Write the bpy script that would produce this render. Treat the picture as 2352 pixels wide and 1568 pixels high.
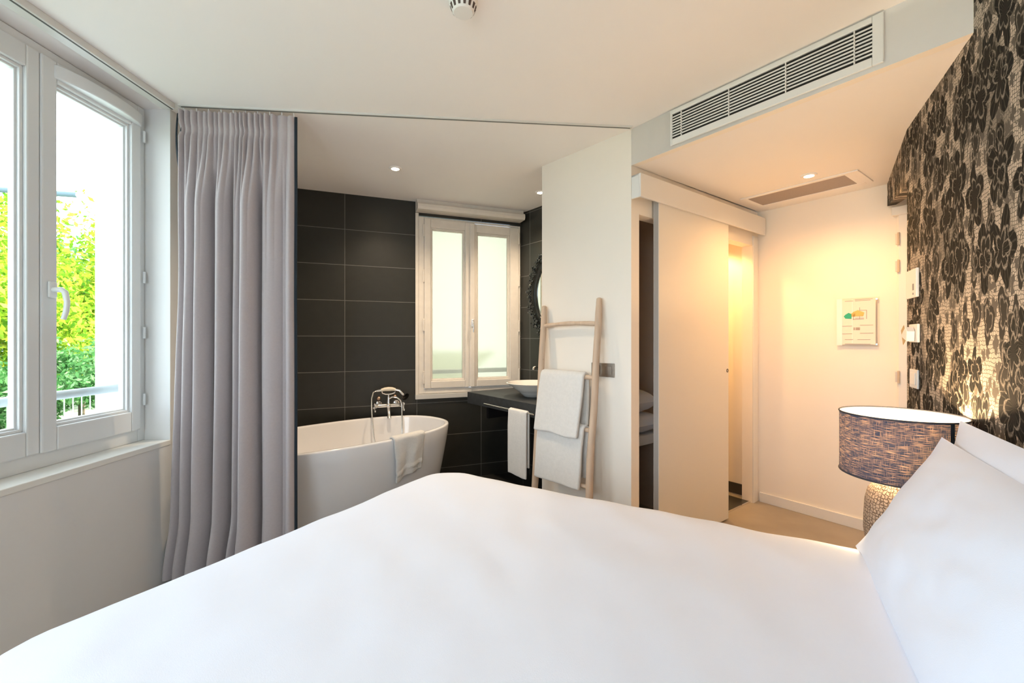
import bpy, math, random
from math import sin, cos, pi, atan2, sqrt, radians
from mathutils import Vector, Matrix, noise
random.seed(7)
for o in list(bpy.data.objects): bpy.data.objects.remove(o)
scn = bpy.context.scene
COL = scn.collection

# ------------------------------------------------------------------ camera, sky, sun, exposure
EYE = 1.30
cd = bpy.data.cameras.new('camera'); cam = bpy.data.objects.new('camera', cd); COL.objects.link(cam)
cam.location = (0, 0, EYE); cam.rotation_euler = (pi/2, 0, 0)
cd.sensor_width = 36; cd.lens = 36*1000/2352; cd.shift_y = -7/2352; cd.clip_start = 0.02; cd.clip_end = 300
scn.camera = cam
scn.view_settings.view_transform = 'Standard'; scn.view_settings.look = 'None'
scn.view_settings.gamma = 1; scn.view_settings.use_curve_mapping = False
scn.view_settings.exposure = 1.68
w = bpy.data.worlds.new('sky'); scn.world = w; w.use_nodes = True
bg = w.node_tree.nodes['Background']; bg.inputs[0].default_value = (0.76, 0.87, 1.0, 1); bg.inputs[1].default_value = 2.0
def light(name, kind, loc, energy, color, rot=(0,0,0), **kw):
    l = bpy.data.lights.new(name, kind); l.energy = energy; l.color = color
    for k, v in kw.items(): setattr(l, k, v)
    o = bpy.data.objects.new(name, l); COL.objects.link(o); o.location = loc; o.rotation_euler = rot
    return o
light('sun', 'SUN', (5, 0, 12), 5.0, (1.0, 0.95, 0.85), (radians(-28), radians(50), 0), angle=0.01)
def portal(name, loc, rot, sx, sy):
    l = bpy.data.lights.new(name, 'AREA'); l.shape = 'RECTANGLE'; l.size = sx; l.size_y = sy
    l.cycles.is_portal = True
    o = bpy.data.objects.new(name, l); COL.objects.link(o); o.location = loc; o.rotation_euler = rot
WARM = (1.0, 0.62, 0.26); WARM2 = (1.0, 0.78, 0.55)

# ------------------------------------------------------------------ walls in plan: (x, y, direction angle); the room is on local -y
def ang(dx, dy): return atan2(dy, dx)
WL = dict(
    left=(-1.82, 0.0, ang(0, 1)),
    tiled=(-1.754, 3.536, ang(.932, .363)),
    vanity=(.087, 4.253, ang(.6, -.8)),
    partition=(.213, 3.089, ang(.66, -.751)),
    sliding=(.696, 2.54, ang(.8, .6)),
    entrance=(1.982, 3.483, ang(.6, -.8)),
    soffit=(.696, 2.54, ang(.6, -.8)),
    lace=(1.909, 2.104, ang(-.5, -.866)))
H = 2.52; HS = 2.31
def tw(wl, px, off=0.0):
    x0, y0, a = WL[wl]; dx, dy = cos(a), sin(a); x0 += sin(a)*off; y0 -= cos(a)*off
    r = (px-1176)/1000.0
    return (r*y0 - x0)/(dx - r*dy)
def zw(wl, px, py, off=0.0):
    x0, y0, a = WL[wl]; y0 -= cos(a)*off
    return EYE + (777-py)/1000.0*(y0 + tw(wl, px, off)*sin(a))
def wpt(wl, t, off=0.0, z=0.0):
    x0, y0, a = WL[wl]
    return Vector((x0 + t*cos(a) + sin(a)*off, y0 + t*sin(a) - cos(a)*off, z))

# ------------------------------------------------------------------ materials
MATS = {}
def nm(name):
    m = bpy.data.materials.new(name); m.use_nodes = True
    nt = m.node_tree; b = nt.nodes['Principled BSDF']
    return m, nt, b
def mat(name, col, rough=.5, metal=0.0, noise_amt=0.0, noise_scale=8, bump=0.0, bump_scale=60, **kw):
    if name in MATS: return MATS[name]
    m, nt, b = nm(name); N = nt.nodes; L = nt.links
    b.inputs['Base Color'].default_value = (*col, 1); b.inputs['Roughness'].default_value = rough; b.inputs['Metallic'].default_value = metal
    for k, v in kw.items(): b.inputs[k].default_value = v
    tc = N.new('ShaderNodeTexCoord')
    if noise_amt:
        n = N.new('ShaderNodeTexNoise'); n.inputs['Scale'].default_value = noise_scale; n.inputs['Detail'].default_value = 6
        L.new(tc.outputs['Object'], n.inputs['Vector'])
        mr = N.new('ShaderNodeMapRange'); mr.inputs[1].default_value = .3; mr.inputs[2].default_value = .7
        mr.inputs[3].default_value = 1-noise_amt; mr.inputs[4].default_value = 1+noise_amt
        L.new(n.outputs['Fac'], mr.inputs[0])
        mx = N.new('ShaderNodeVectorMath'); mx.operation = 'SCALE'; mx.inputs[0].default_value = col
        L.new(mr.outputs[0], mx.inputs['Scale']); L.new(mx.outputs[0], b.inputs['Base Color'])
    if bump:
        n = N.new('ShaderNodeTexNoise'); n.inputs['Scale'].default_value = bump_scale; n.inputs['Detail'].default_value = 5
        L.new(tc.outputs['Object'], n.inputs['Vector'])
        bp = N.new('ShaderNodeBump'); bp.inputs['Strength'].default_value = bump; bp.inputs['Distance'].default_value = .003
        L.new(n.outputs['Fac'], bp.inputs['Height']); L.new(bp.outputs[0], b.inputs['Normal'])
    MATS[name] = m; return m
PAINT = mat('wall paint', (.93, .855, .76), .7, noise_amt=.012, noise_scale=3, bump=.05)
CEIL = mat('ceiling paint', (.92, .88, .85), .8, noise_amt=.01, noise_scale=2, bump=.04)
GREYP = mat('left wall paint', (.80, .79, .77), .7, noise_amt=.012, noise_scale=3, bump=.05)
WHITE = mat('white lacquer', (.82, .80, .77), .35)
PVC = mat('white window plastic', (.80, .82, .82), .3)
PVC2 = mat('cream window paint', (.80, .74, .66), .35, noise_amt=.03, noise_scale=20)
DARK = mat('duct shade black', (.015, .014, .012), .8)
BLACKM = mat('black metal', (.012, .012, .013), .4)
CHROME = mat('chrome', (.85, .84, .82), .12, 1.0)
STEEL = mat('brushed bronze steel', (.36, .31, .26), .3, .9, noise_amt=.1, noise_scale=30)
CERAM = mat('white ceramic', (.86, .84, .80), .08, **{'Coat Weight': .4})
TUBM = mat('tub acrylic', (.88, .87, .88), .12, **{'Coat Weight': .3})
LINEN = mat('white bed linen', (.80, .835, .93), .75, noise_amt=.01, noise_scale=4, bump=.12, bump_scale=500, **{'Sheen Weight': .15})
TOWEL = mat('white terry', (.84, .81, .77), .95, noise_amt=.03, noise_scale=60, bump=.9, bump_scale=330, **{'Sheen Weight': .4})
CURT = mat('grey curtain cloth', (.47, .415, .415), .8, noise_amt=.03, noise_scale=90, bump=.25, bump_scale=500, **{'Sheen Weight': .3})
NAVY = mat('navy trim cloth', (.012, .022, .032), .8)
FRAMEB = mat('black carved lacquer', (.008, .012, .012), .22, **{'Coat Weight': .6})
COUNTER = mat('slate worktop', (.028, .032, .036), .6, noise_amt=.25, noise_scale=25)
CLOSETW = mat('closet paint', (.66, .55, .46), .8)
def glass(name, rough, col=(1,1,1), alpha=None):
    m, nt, b = nm(name); N = nt.nodes; L = nt.links
    if rough == 0:
        N.remove(b); tr = N.new('ShaderNodeBsdfTransparent'); gl = N.new('ShaderNodeBsdfGlossy'); gl.inputs['Roughness'].default_value = .02
        tr.inputs[0].default_value = (*col, 1)
        fr = N.new('ShaderNodeFresnel'); fr.inputs[0].default_value = 1.3
        ge = N.new('ShaderNodeNewGeometry'); mu = N.new('ShaderNodeMath'); mu.operation = 'MULTIPLY'; iv = N.new('ShaderNodeMath'); iv.operation = 'SUBTRACT'; iv.inputs[0].default_value = 1
        L.new(ge.outputs['Backfacing'], iv.inputs[1]); L.new(fr.outputs[0], mu.inputs[0]); L.new(iv.outputs[0], mu.inputs[1])
        mx = N.new('ShaderNodeMixShader'); L.new(mu.outputs[0], mx.inputs[0]); L.new(tr.outputs[0], mx.inputs[1]); L.new(gl.outputs[0], mx.inputs[2])
        L.new(mx.outputs[0], N['Material Output'].inputs[0])
    else:
        N.remove(b); rf = N.new('ShaderNodeBsdfRefraction'); rf.inputs['Roughness'].default_value = rough; rf.inputs['IOR'].default_value = 1.12
        rf.inputs[0].default_value = (*col, 1)
        tl = N.new('ShaderNodeBsdfTranslucent'); tl.inputs[0].default_value = (*col, 1)
        mx = N.new('ShaderNodeMixShader'); mx.inputs[0].default_value = .35
        L.new(rf.outputs[0], mx.inputs[1]); L.new(tl.outputs[0], mx.inputs[2]); L.new(mx.outputs[0], N['Material Output'].inputs[0])
    return m
GLASS = glass('clear glass', 0, (.97, .99, .98)); FROST = glass('frosted glass', .22, (.53, .51, .42)); ACRYL = glass('acrylic', 0, (.97, .96, .94))
def emis(name, col, s):
    m, nt, b = nm(name); b.inputs['Base Color'].default_value = (*col, 1)
    b.inputs['Emission Color'].default_value = (*col, 1); b.inputs['Emission Strength'].default_value = s; return m
BULB = emis('lamp glow', (1, .78, .45), 30)

def M_(nt, op, a, b=None, c=None, clamp=False):
    n = nt.nodes.new('ShaderNodeMath'); n.operation = op; n.use_clamp = clamp
    for i, v in enumerate((a, b, c)):
        if v is None: continue
        if isinstance(v, (int, float)): n.inputs[i].default_value = v
        else: nt.links.new(v, n.inputs[i])
    return n.outputs[0]
def mixc(nt, f, a, b):
    n = nt.nodes.new('ShaderNodeMix'); n.data_type = 'RGBA'
    if isinstance(f, (int, float)): n.inputs[0].default_value = f
    else: nt.links.new(f, n.inputs[0])
    for i, v in ((6, a), (7, b)):
        if isinstance(v, tuple): n.inputs[i].default_value = (*v, 1)
        else: nt.links.new(v, n.inputs[i])
    return n.outputs[2]

def tile_mat(name, xo, zo, horiz=False, col=(.026, .026, .022), w_=.6, h_=.3, grout=(.20, .195, .18), rough=.38):
    m, nt, b = nm(name); N = nt.nodes; L = nt.links
    tc = N.new('ShaderNodeTexCoord'); sp = N.new('ShaderNodeSeparateXYZ'); L.new(tc.outputs['Object'], sp.inputs[0])
    cb = N.new('ShaderNodeCombineXYZ')
    L.new(M_(nt, 'SUBTRACT', sp.outputs[0], xo), cb.inputs[0]); L.new(M_(nt, 'SUBTRACT', sp.outputs[1 if horiz else 2], zo), cb.inputs[1])
    br = N.new('ShaderNodeTexBrick'); br.offset = 0; br.squash = 1
    br.inputs['Scale'].default_value = 1; br.inputs['Brick Width'].default_value = w_; br.inputs['Row Height'].default_value = h_
    br.inputs['Mortar Size'].default_value = .0022; br.inputs['Mortar Smooth'].default_value = .2; br.inputs['Bias'].default_value = 0
    br.inputs['Color1'].default_value = (*col, 1); br.inputs['Color2'].default_value = (*[c*1.12 for c in col], 1); br.inputs['Mortar'].default_value = (*grout, 1)
    L.new(cb.outputs[0], br.inputs['Vector'])
    n = N.new('ShaderNodeTexNoise'); n.inputs['Scale'].default_value = 14; n.inputs['Detail'].default_value = 8; L.new(tc.outputs['Object'], n.inputs['Vector'])
    mr = M_(nt, 'MULTIPLY_ADD', n.outputs['Fac'], .3, .85)
    v = N.new('ShaderNodeVectorMath'); v.operation = 'SCALE'; L.new(br.outputs['Color'], v.inputs[0]); L.new(mr, v.inputs['Scale'])
    L.new(v.outputs[0], b.inputs['Base Color']); b.inputs['Roughness'].default_value = rough
    bp = N.new('ShaderNodeBump'); bp.inputs['Strength'].default_value = .5; bp.inputs['Distance'].default_value = .002; bp.invert = True
    L.new(br.outputs['Fac'], bp.inputs['Height']); L.new(bp.outputs[0], b.inputs['Normal'])
    return m
TILE1 = tile_mat('slate wall tiles', .37, .12)
TILE2 = tile_mat('slate wall tiles vanity', .14, .10)
TILEF = tile_mat('slate floor tiles', .1, .2, True, (.035, .033, .029), .6, .6, (.12, .115, .105), .3)
SKIRT = mat('slate skirting', (.05, .047, .042), .4)

def lace_mat():
    m, nt, b = nm('black lace wallpaper'); N = nt.nodes; L = nt.links
    tc = N.new('ShaderNodeTexCoord'); sp = N.new('ShaderNodeSeparateXYZ'); L.new(tc.outputs['Object'], sp.inputs[0])
    cb = N.new('ShaderNodeCombineXYZ'); L.new(sp.outputs[0], cb.inputs[0]); L.new(sp.outputs[2], cb.inputs[1])
    ns = N.new('ShaderNodeTexNoise'); ns.inputs['Scale'].default_value = 9; ns.inputs['Detail'].default_value = 3; L.new(cb.outputs[0], ns.inputs['Vector'])
    def warp(amt, scale):
        n = N.new('ShaderNodeTexNoise'); n.inputs['Scale'].default_value = scale; n.inputs['Detail'].default_value = 3; L.new(cb.outputs[0], n.inputs['Vector'])
        s = N.new('ShaderNodeVectorMath'); s.operation = 'SUBTRACT'; L.new(n.outputs['Color'], s.inputs[0]); s.inputs[1].default_value = (.5, .5, .5)
        k = N.new('ShaderNodeVectorMath'); k.operation = 'SCALE'; k.inputs['Scale'].default_value = amt; L.new(s.outputs[0], k.inputs[0])
        a = N.new('ShaderNodeVectorMath'); a.operation = 'ADD'; L.new(cb.outputs[0], a.inputs[0]); L.new(k.outputs[0], a.inputs[1])
        return a.outputs[0]
    def flower(scale, petals, R, off, stretch, wa, ws):
        mp = N.new('ShaderNodeMapping'); mp.inputs['Location'].default_value = (*off, 0); mp.inputs['Scale'].default_value = (scale, scale/stretch, 1)
        L.new(warp(wa, ws), mp.inputs['Vector'])
        vo = N.new('ShaderNodeTexVoronoi'); vo.voronoi_dimensions = '2D'; vo.inputs['Scale'].default_value = 1; vo.inputs['Randomness'].default_value = .75
        L.new(mp.outputs[0], vo.inputs['Vector'])
        d = N.new('ShaderNodeVectorMath'); d.operation = 'SUBTRACT'; L.new(mp.outputs[0], d.inputs[0]); L.new(vo.outputs['Position'], d.inputs[1])
        s2 = N.new('ShaderNodeSeparateXYZ'); L.new(d.outputs[0], s2.inputs[0])
        sc = N.new('ShaderNodeSeparateXYZ'); L.new(vo.outputs['Color'], sc.inputs[0])
        th = M_(nt, 'ARCTAN2', s2.outputs[1], s2.outputs[0])
        ph = M_(nt, 'MULTIPLY_ADD', sc.outputs[0], 6.28, M_(nt, 'MULTIPLY', th, petals))
        pr = M_(nt, 'MULTIPLY_ADD', M_(nt, 'ABSOLUTE', M_(nt, 'SINE', M_(nt, 'MULTIPLY', ph, .5))), .55, .55)
        Rr = M_(nt, 'MULTIPLY_ADD', sc.outputs[1], .45*R, .75*R)
        return M_(nt, 'DIVIDE', vo.outputs['Distance'], M_(nt, 'MULTIPLY', pr, Rr)), th   # <1 inside
    def band(q, c, wd):      # 1 where |q-c|<wd
        return M_(nt, 'SUBTRACT', 1, M_(nt, 'DIVIDE', M_(nt, 'ABSOLUTE', M_(nt, 'SUBTRACT', q, c)), wd), clamp=True)
    def inside(q, c, soft=.06):
        return M_(nt, 'DIVIDE', M_(nt, 'SUBTRACT', c, q), soft, clamp=True)
    q1, t1 = flower(6.2, 5, .45, (0.3, .1), 1.5, .055, 11)
    q2, t2 = flower(10.5, 3, .38, (3.1, 7.7), 2.1, .04, 18)
    q3, t3 = flower(19, 4, .38, (5.7, 2.2), 1.6, .03, 22)
    dark = M_(nt, 'MAXIMUM', inside(q1, 1), M_(nt, 'MAXIMUM', M_(nt, 'MULTIPLY', inside(q2, 1), .95), M_(nt, 'MULTIPLY', inside(q3, .9), .8)))
    # light cording inside the flowers
    cord = M_(nt, 'MAXIMUM', band(q1, .52, .07), M_(nt, 'MAXIMUM', band(q2, .55, .09), band(q1, 1.12, .05)))
    veins = M_(nt, 'MULTIPLY', inside(q1, .95), M_(nt, 'GREATER_THAN', M_(nt, 'SINE', M_(nt, 'MULTIPLY', t1, 22)), .82))
    # meandering black cord lines
    wv = N.new('ShaderNodeTexNoise'); wv.inputs['Scale'].default_value = 7; wv.inputs['Detail'].default_value = 2; wv.inputs['Distortion'].default_value = .8
    mp2 = N.new('ShaderNodeMapping'); mp2.inputs['Scale'].default_value = (1.3, .6, 1); L.new(cb.outputs[0], mp2.inputs['Vector']); L.new(mp2.outputs[0], wv.inputs['Vector'])
    cl = M_(nt, 'MAXIMUM', band(wv.outputs['Fac'], .44, .012), band(wv.outputs['Fac'], .56, .012))
    # net ground
    mp3 = N.new('ShaderNodeMapping'); mp3.inputs['Scale'].default_value = (95, 78, 1); L.new(warp(.03, 8), mp3.inputs['Vector'])
    vn = N.new('ShaderNodeTexVoronoi'); vn.voronoi_dimensions = '2D'; vn.feature = 'DISTANCE_TO_EDGE'; vn.inputs['Scale'].default_value = 1; vn.inputs['Randomness'].default_value = .45
    L.new(mp3.outputs[0], vn.inputs['Vector'])
    net = M_(nt, 'LESS_THAN', vn.outputs['Distance'], .095)
    # dense weave zones
    wn = N.new('ShaderNodeTexNoise'); wn.inputs['Scale'].default_value = 4.5; wn.inputs['Detail'].default_value = 4; L.new(mp2.outputs[0], wn.inputs['Vector'])
    dens = M_(nt, 'MULTIPLY', M_(nt, 'DIVIDE', M_(nt, 'SUBTRACT', wn.outputs['Fac'], .54), .04, clamp=True), .5)
    ground = M_(nt, 'MAXIMUM', M_(nt, 'MULTIPLY', net, .75), M_(nt, 'MAXIMUM', dens, M_(nt, 'MULTIPLY', cl, .9)))
    fl = M_(nt, 'MULTIPLY', dark, M_(nt, 'SUBTRACT', 1, M_(nt, 'MULTIPLY', M_(nt, 'MAXIMUM', cord, M_(nt, 'MULTIPLY', veins, .12)), .6)))
    tot = M_(nt, 'MAXIMUM', fl, ground)
    c = mixc(nt, tot, (.54, .46, .37), (.006, .0065, .0055))
    L.new(c, b.inputs['Base Color']); L.new(M_(nt, 'MULTIPLY_ADD', tot, .3, .6), b.inputs['Roughness']); b.inputs['Specular IOR Level'].default_value = .25
    return m
LACE = lace_mat()

def floor_mat():
    m, nt, b = nm('waxed concrete'); N = nt.nodes; L = nt.links
    tc = N.new('ShaderNodeTexCoord'); n = N.new('ShaderNodeTexNoise'); n.inputs['Scale'].default_value = 2.2; n.inputs['Detail'].default_value = 7
    L.new(tc.outputs['Object'], n.inputs['Vector'])
    L.new(mixc(nt, M_(nt, 'MULTIPLY_ADD', n.outputs['Fac'], 2.2, -.6, clamp=True), (.27, .23, .19), (.40, .35, .29)), b.inputs['Base Color']); b.inputs['Roughness'].default_value = .4
    return m
FLOORM = floor_mat()
def wood_mat():
    m, nt, b = nm('pale teak branch'); N = nt.nodes; L = nt.links
    tc = N.new('ShaderNodeTexCoord'); mp = N.new('ShaderNodeMapping'); mp.inputs['Scale'].default_value = (30, 30, 3)
    L.new(tc.outputs['Object'], mp.inputs['Vector']); n = N.new('ShaderNodeTexNoise'); n.inputs['Scale'].default_value = 1.5; n.inputs['Detail'].default_value = 6; L.new(mp.outputs[0], n.inputs['Vector'])
    c = mixc(nt, n.outputs['Fac'], (.52, .36, .24), (.78, .60, .45))
    vo = N.new('ShaderNodeTexVoronoi'); vo.inputs['Scale'].default_value = 7; L.new(tc.outputs['Object'], vo.inputs['Vector'])
    L.new(mixc(nt, M_(nt, 'LESS_THAN', vo.outputs['Distance'], .07), c, (.08, .05, .03)), b.inputs['Base Color']); b.inputs['Roughness'].default_value = .6
    return m
WOOD = wood_mat()
def shade_mat():
    m, nt, b = nm('navy slub linen shade'); N = nt.nodes; L = nt.links
    tc = N.new('ShaderNodeTexCoord'); sp = N.new('ShaderNodeSeparateXYZ'); L.new(tc.outputs['Object'], sp.inputs[0])
    th = M_(nt, 'ARCTAN2', sp.outputs[1], sp.outputs[0])
    def lay(a, z, sc):
        cb = N.new('ShaderNodeCombineXYZ'); L.new(M_(nt, 'MULTIPLY', th, a), cb.inputs[0]); L.new(M_(nt, 'MULTIPLY', sp.outputs[2], z), cb.inputs[1])
        n = N.new('ShaderNodeTexNoise'); n.inputs['Scale'].default_value = sc; n.inputs['Detail'].default_value = 3; L.new(cb.outputs[0], n.inputs['Vector']); return n.outputs['Fac']
    f = M_(nt, 'MAXIMUM', lay(5, 480, 1), M_(nt, 'MULTIPLY', lay(110, 30, 1), .90))
    f = M_(nt, 'MULTIPLY_ADD', f, 5.0, -2.5, clamp=True)
    d = N.new('ShaderNodeBsdfDiffuse'); L.new(mixc(nt, f, (.03, .065, .15), (.12, .155, .24)), d.inputs[0])
    t = N.new('ShaderNodeBsdfTranslucent'); L.new(mixc(nt, f, (.015, .018, .03), (.32, .24, .185)), t.inputs[0])
    mx = N.new('ShaderNodeMixShader'); mx.inputs[0].default_value = .5; L.new(d.outputs[0], mx.inputs[1]); L.new(t.outputs[0], mx.inputs[2])
    L.new(mx.outputs[0], N['Material Output'].inputs[0]); N.remove(b); return m
SHADE = shade_mat()
def lining_mat():
    m, nt, b = nm('shade lining'); N = nt.nodes; L = nt.links; N.remove(b)
    d = N.new('ShaderNodeBsdfDiffuse'); d.inputs[0].default_value = (.9, .86, .78, 1); t = N.new('ShaderNodeBsdfTranslucent'); t.inputs[0].default_value = (.9, .85, .75, 1)
    mx = N.new('ShaderNodeMixShader'); mx.inputs[0].default_value = .6; L.new(d.outputs[0], mx.inputs[1]); L.new(t.outputs[0], mx.inputs[2]); L.new(mx.outputs[0], N['Material Output'].inputs[0]); return m
LINING = lining_mat()
def crackle_mat():
    m, nt, b = nm('woven pattern ceramic'); N = nt.nodes; L = nt.links
    tc = N.new('ShaderNodeTexCoord'); sp = N.new('ShaderNodeSeparateXYZ'); L.new(tc.outputs['Object'], sp.inputs[0])
    th = M_(nt, 'MULTIPLY', M_(nt, 'ARCTAN2', sp.outputs[1], sp.outputs[0]), 7.5)
    cb = N.new('ShaderNodeCombineXYZ'); L.new(th, cb.inputs[0]); L.new(M_(nt, 'MULTIPLY', sp.outputs[2], 75), cb.inputs[1])
    n = N.new('ShaderNodeTexNoise'); n.inputs['Scale'].default_value = 1.2; L.new(cb.outputs[0], n.inputs['Vector'])
    ad = N.new('ShaderNodeVectorMath'); ad.operation = 'MULTIPLY_ADD'; L.new(n.outputs['Color'], ad.inputs[0]); ad.inputs[1].default_value = (1.0, 1.0, 0); L.new(cb.outputs[0], ad.inputs[2])
    br = N.new('ShaderNodeTexVoronoi'); br.voronoi_dimensions = '2D'; br.feature = 'DISTANCE_TO_EDGE'; br.inputs['Scale'].default_value = 1.15; br.inputs['Randomness'].default_value = .5
    L.new(ad.outputs[0], br.inputs['Vector'])
    f = M_(nt, 'DIVIDE', br.outputs['Distance'], .17, clamp=True)
    L.new(mixc(nt, f, (.10, .05, .03), (.46, .34, .25)), b.inputs['Base Color']); b.inputs['Roughness'].default_value = .6
    bp = N.new('ShaderNodeBump'); bp.inputs['Strength'].default_value = .8; bp.inputs['Distance'].default_value = .004; L.new(f, bp.inputs['Height']); L.new(bp.outputs[0], b.inputs['Normal'])
    return m
CRACK = crackle_mat()
def leaf_mat(name, c1, c2, c3):
    m, nt, b = nm(name); N = nt.nodes; L = nt.links; N.remove(b)
    g = N.new('ShaderNodeNewGeometry'); r = N.new('ShaderNodeValToRGB'); e = r.color_ramp.elements
    e[0].color = (*c1, 1); e[1].color = (*c3, 1); x = e.new(.5); x.color = (*c2, 1)
    L.new(g.outputs['Random Per Island'], r.inputs[0])
    d = N.new('ShaderNodeBsdfDiffuse'); t = N.new('ShaderNodeBsdfTranslucent'); L.new(r.outputs[0], d.inputs[0]); L.new(r.outputs[0], t.inputs[0])
    mx = N.new('ShaderNodeMixShader'); mx.inputs[0].default_value = .45; L.new(d.outputs[0], mx.inputs[1]); L.new(t.outputs[0], mx.inputs[2]); L.new(mx.outputs[0], N['Material Output'].inputs[0]); return m

# ------------------------------------------------------------------ mesh helpers
class MB:
    def __init__(s): s.v = []; s.f = []
    def add(s, vs, fs, M=None):
        b = len(s.v)
        s.v += [tuple(M @ Vector(p)) if M else tuple(p) for p in vs]; s.f += [tuple(i+b for i in f) for f in fs]; return s
    def box(s, x0, x1, y0, y1, z0, z1, M=None):
        return s.add([(x0,y0,z0),(x1,y0,z0),(x1,y1,z0),(x0,y1,z0),(x0,y0,z1),(x1,y0,z1),(x1,y1,z1),(x0,y1,z1)],
                     [(0,3,2,1),(4,5,6,7),(0,1,5,4),(1,2,6,5),(2,3,7,6),(3,0,4,7)], M)
    def prism(s, poly, z0, z1, M=None):
        n = len(poly); a = sum(poly[i][0]*poly[(i+1)%n][1]-poly[(i+1)%n][0]*poly[i][1] for i in range(n))
        if a < 0: poly = poly[::-1]
        return s.add([(x,y,z0) for x,y in poly]+[(x,y,z1) for x,y in poly],
                     [tuple(range(n))[::-1], tuple(range(n, 2*n))]+[(i,(i+1)%n,(i+1)%n+n,i+n) for i in range(n)], M)
    def tube(s, path, r, seg=12, M=None, cap=True):
        P = [Vector(p) for p in path]; n = len(P); R = r if isinstance(r, (list, tuple)) else [r]*n
        vs = []; fs = []; up = None
        for i in range(n):
            d = (P[min(i+1,n-1)]-P[max(i-1,0)]).normalized()
            if up is None: up = Vector((0,0,1)) if abs(d.z) < .9 else Vector((1,0,0))
            a = d.cross(up)
            if a.length < 1e-4: a = d.cross(Vector((1,.3,0)))
            a.normalize(); b_ = a.cross(d).normalized(); up = b_
            for k in range(seg):
                t = 2*pi*k/seg; vs.append(P[i]+(a*cos(t)+b_*sin(t))*R[i])
        for i in range(n-1):
            for k in range(seg):
                k2 = (k+1)%seg; fs.append((i*seg+k, i*seg+k2, (i+1)*seg+k2, (i+1)*seg+k))
        if cap: fs += [tuple(range(seg))[::-1], tuple(range((n-1)*seg, n*seg))]
        return s.add(vs, fs, M)
    def lathe(s, prof, seg=32, M=None):
        vs = []; fs = []; n = len(prof)
        for r, z in prof:
            for k in range(seg): vs.append((r*cos(2*pi*k/seg), r*sin(2*pi*k/seg), z))
        for i in range(n-1):
            for k in range(seg): k2 = (k+1)%seg; fs.append((i*seg+k, i*seg+k2, (i+1)*seg+k2, (i+1)*seg+k))
        fs += [tuple(range(seg))[::-1], tuple(range((n-1)*seg, n*seg))]
        return s.add(vs, fs, M)
    def ball(s, c, rx, ry=None, rz=None, seg=12, M=None):
        ry = ry or rx; rz = rz or rx; T = Matrix.Translation(c) @ (M or Matrix()) @ Matrix.Diagonal((rx, ry, rz, 1))
        return s.lathe([(sin(pi*i/8) if 0 < i < 8 else .01, -cos(pi*i/8)) for i in range(9)], seg, T)
    def grid(s, fn, nu, nv):
        vs = [fn(i/nu, j/nv) for j in range(nv+1) for i in range(nu+1)]; w_ = nu+1
        return s.add(vs, [(j*w_+i, j*w_+i+1, (j+1)*w_+i+1, (j+1)*w_+i) for j in range(nv) for i in range(nu)])
    def rings(s, rs, cap0=True, cap1=True):
        n = len(rs[0]); fs = []
        for i in range(len(rs)-1):
            for k in range(n): k2 = (k+1)%n; fs.append((i*n+k, i*n+k2, (i+1)*n+k2, (i+1)*n+k))
        if cap0: fs.append(tuple(range(n))[::-1])
        if cap1: fs.append(tuple(range((len(rs)-1)*n, len(rs)*n)))
        return s.add([p for r in rs for p in r], fs)
    def build(s, name, m, parent=None, smooth=False, bevel=0, solid=0, subsurf=0, loc=None, rz=None):
        me = bpy.data.meshes.new(name); me.from_pydata(s.v, [], s.f); me.update(); me.materials.append(m)
        o = bpy.data.objects.new(name, me); COL.objects.link(o)
        if smooth:
            me.shade_smooth()
            if smooth != 'all': me.set_sharp_from_angle(angle=radians(40))
        if parent: o.parent = parent
        if loc is not None: o.location = loc
        if rz is not None: o.rotation_euler[2] = rz
        if solid:
            q = o.modifiers.new('solid', 'SOLIDIFY'); q.thickness = solid; q.offset = 0
        if bevel:
            q = o.modifiers.new('bevel', 'BEVEL'); q.width = bevel; q.segments = 2; q.limit_method = 'ANGLE'
        if subsurf:
            q = o.modifiers.new('sub', 'SUBSURF'); q.levels = subsurf; q.render_levels = subsurf
        return o
def tag(o, label, cat, group=None, kind=None):
    if label: o['label'] = label
    if cat: o['category'] = cat
    if group: o['group'] = group
    if kind: o['kind'] = kind
    return o
def thing(name, label, cat, loc=(0,0,0), rz=0, group=None, rot=None):
    o = bpy.data.objects.new(name, None); COL.objects.link(o); o.location = loc; o.rotation_euler = rot or (0,0,rz); o.empty_display_size = .05
    return tag(o, label, cat, group)
def struct(o, label=None, cat=None):
    o['kind'] = 'structure'
    if label: o['label'] = label
    if cat: o['category'] = cat
    return o
def wallbox(name, wl, t0, t1, z0, z1, m, thick=.1, holes=(), label=None, cat='wall'):
    x0, y0, a = WL[wl]; mb = MB()
    xs = sorted(set([t0, t1]+[h[0] for h in holes]+[h[1] for h in holes])); zs = sorted(set([z0, z1]+[h[2] for h in holes]+[h[3] for h in holes]))
    for i in range(len(xs)-1):
        cx = (xs[i]+xs[i+1])/2
        runs = []; 
        for j in range(len(zs)-1):
            cz = (zs[j]+zs[j+1])/2
            if any(h[0] < cx < h[1] and h[2] < cz < h[3] for h in holes): continue
            if runs and abs(runs[-1][1]-zs[j]) < 1e-6: runs[-1][1] = zs[j+1]
            else: runs.append([zs[j], zs[j+1]])
        for r in runs: mb.box(xs[i], xs[i+1], 0, thick, r[0], r[1])
    return struct(mb.build(name, m, loc=(x0, y0, 0), rz=a), label, cat)
def onwall(name, label, cat, wl, t, off, z, group=None):
    return thing(name, label, cat, wpt(wl, t, off, z), WL[wl][2], group)

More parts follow.
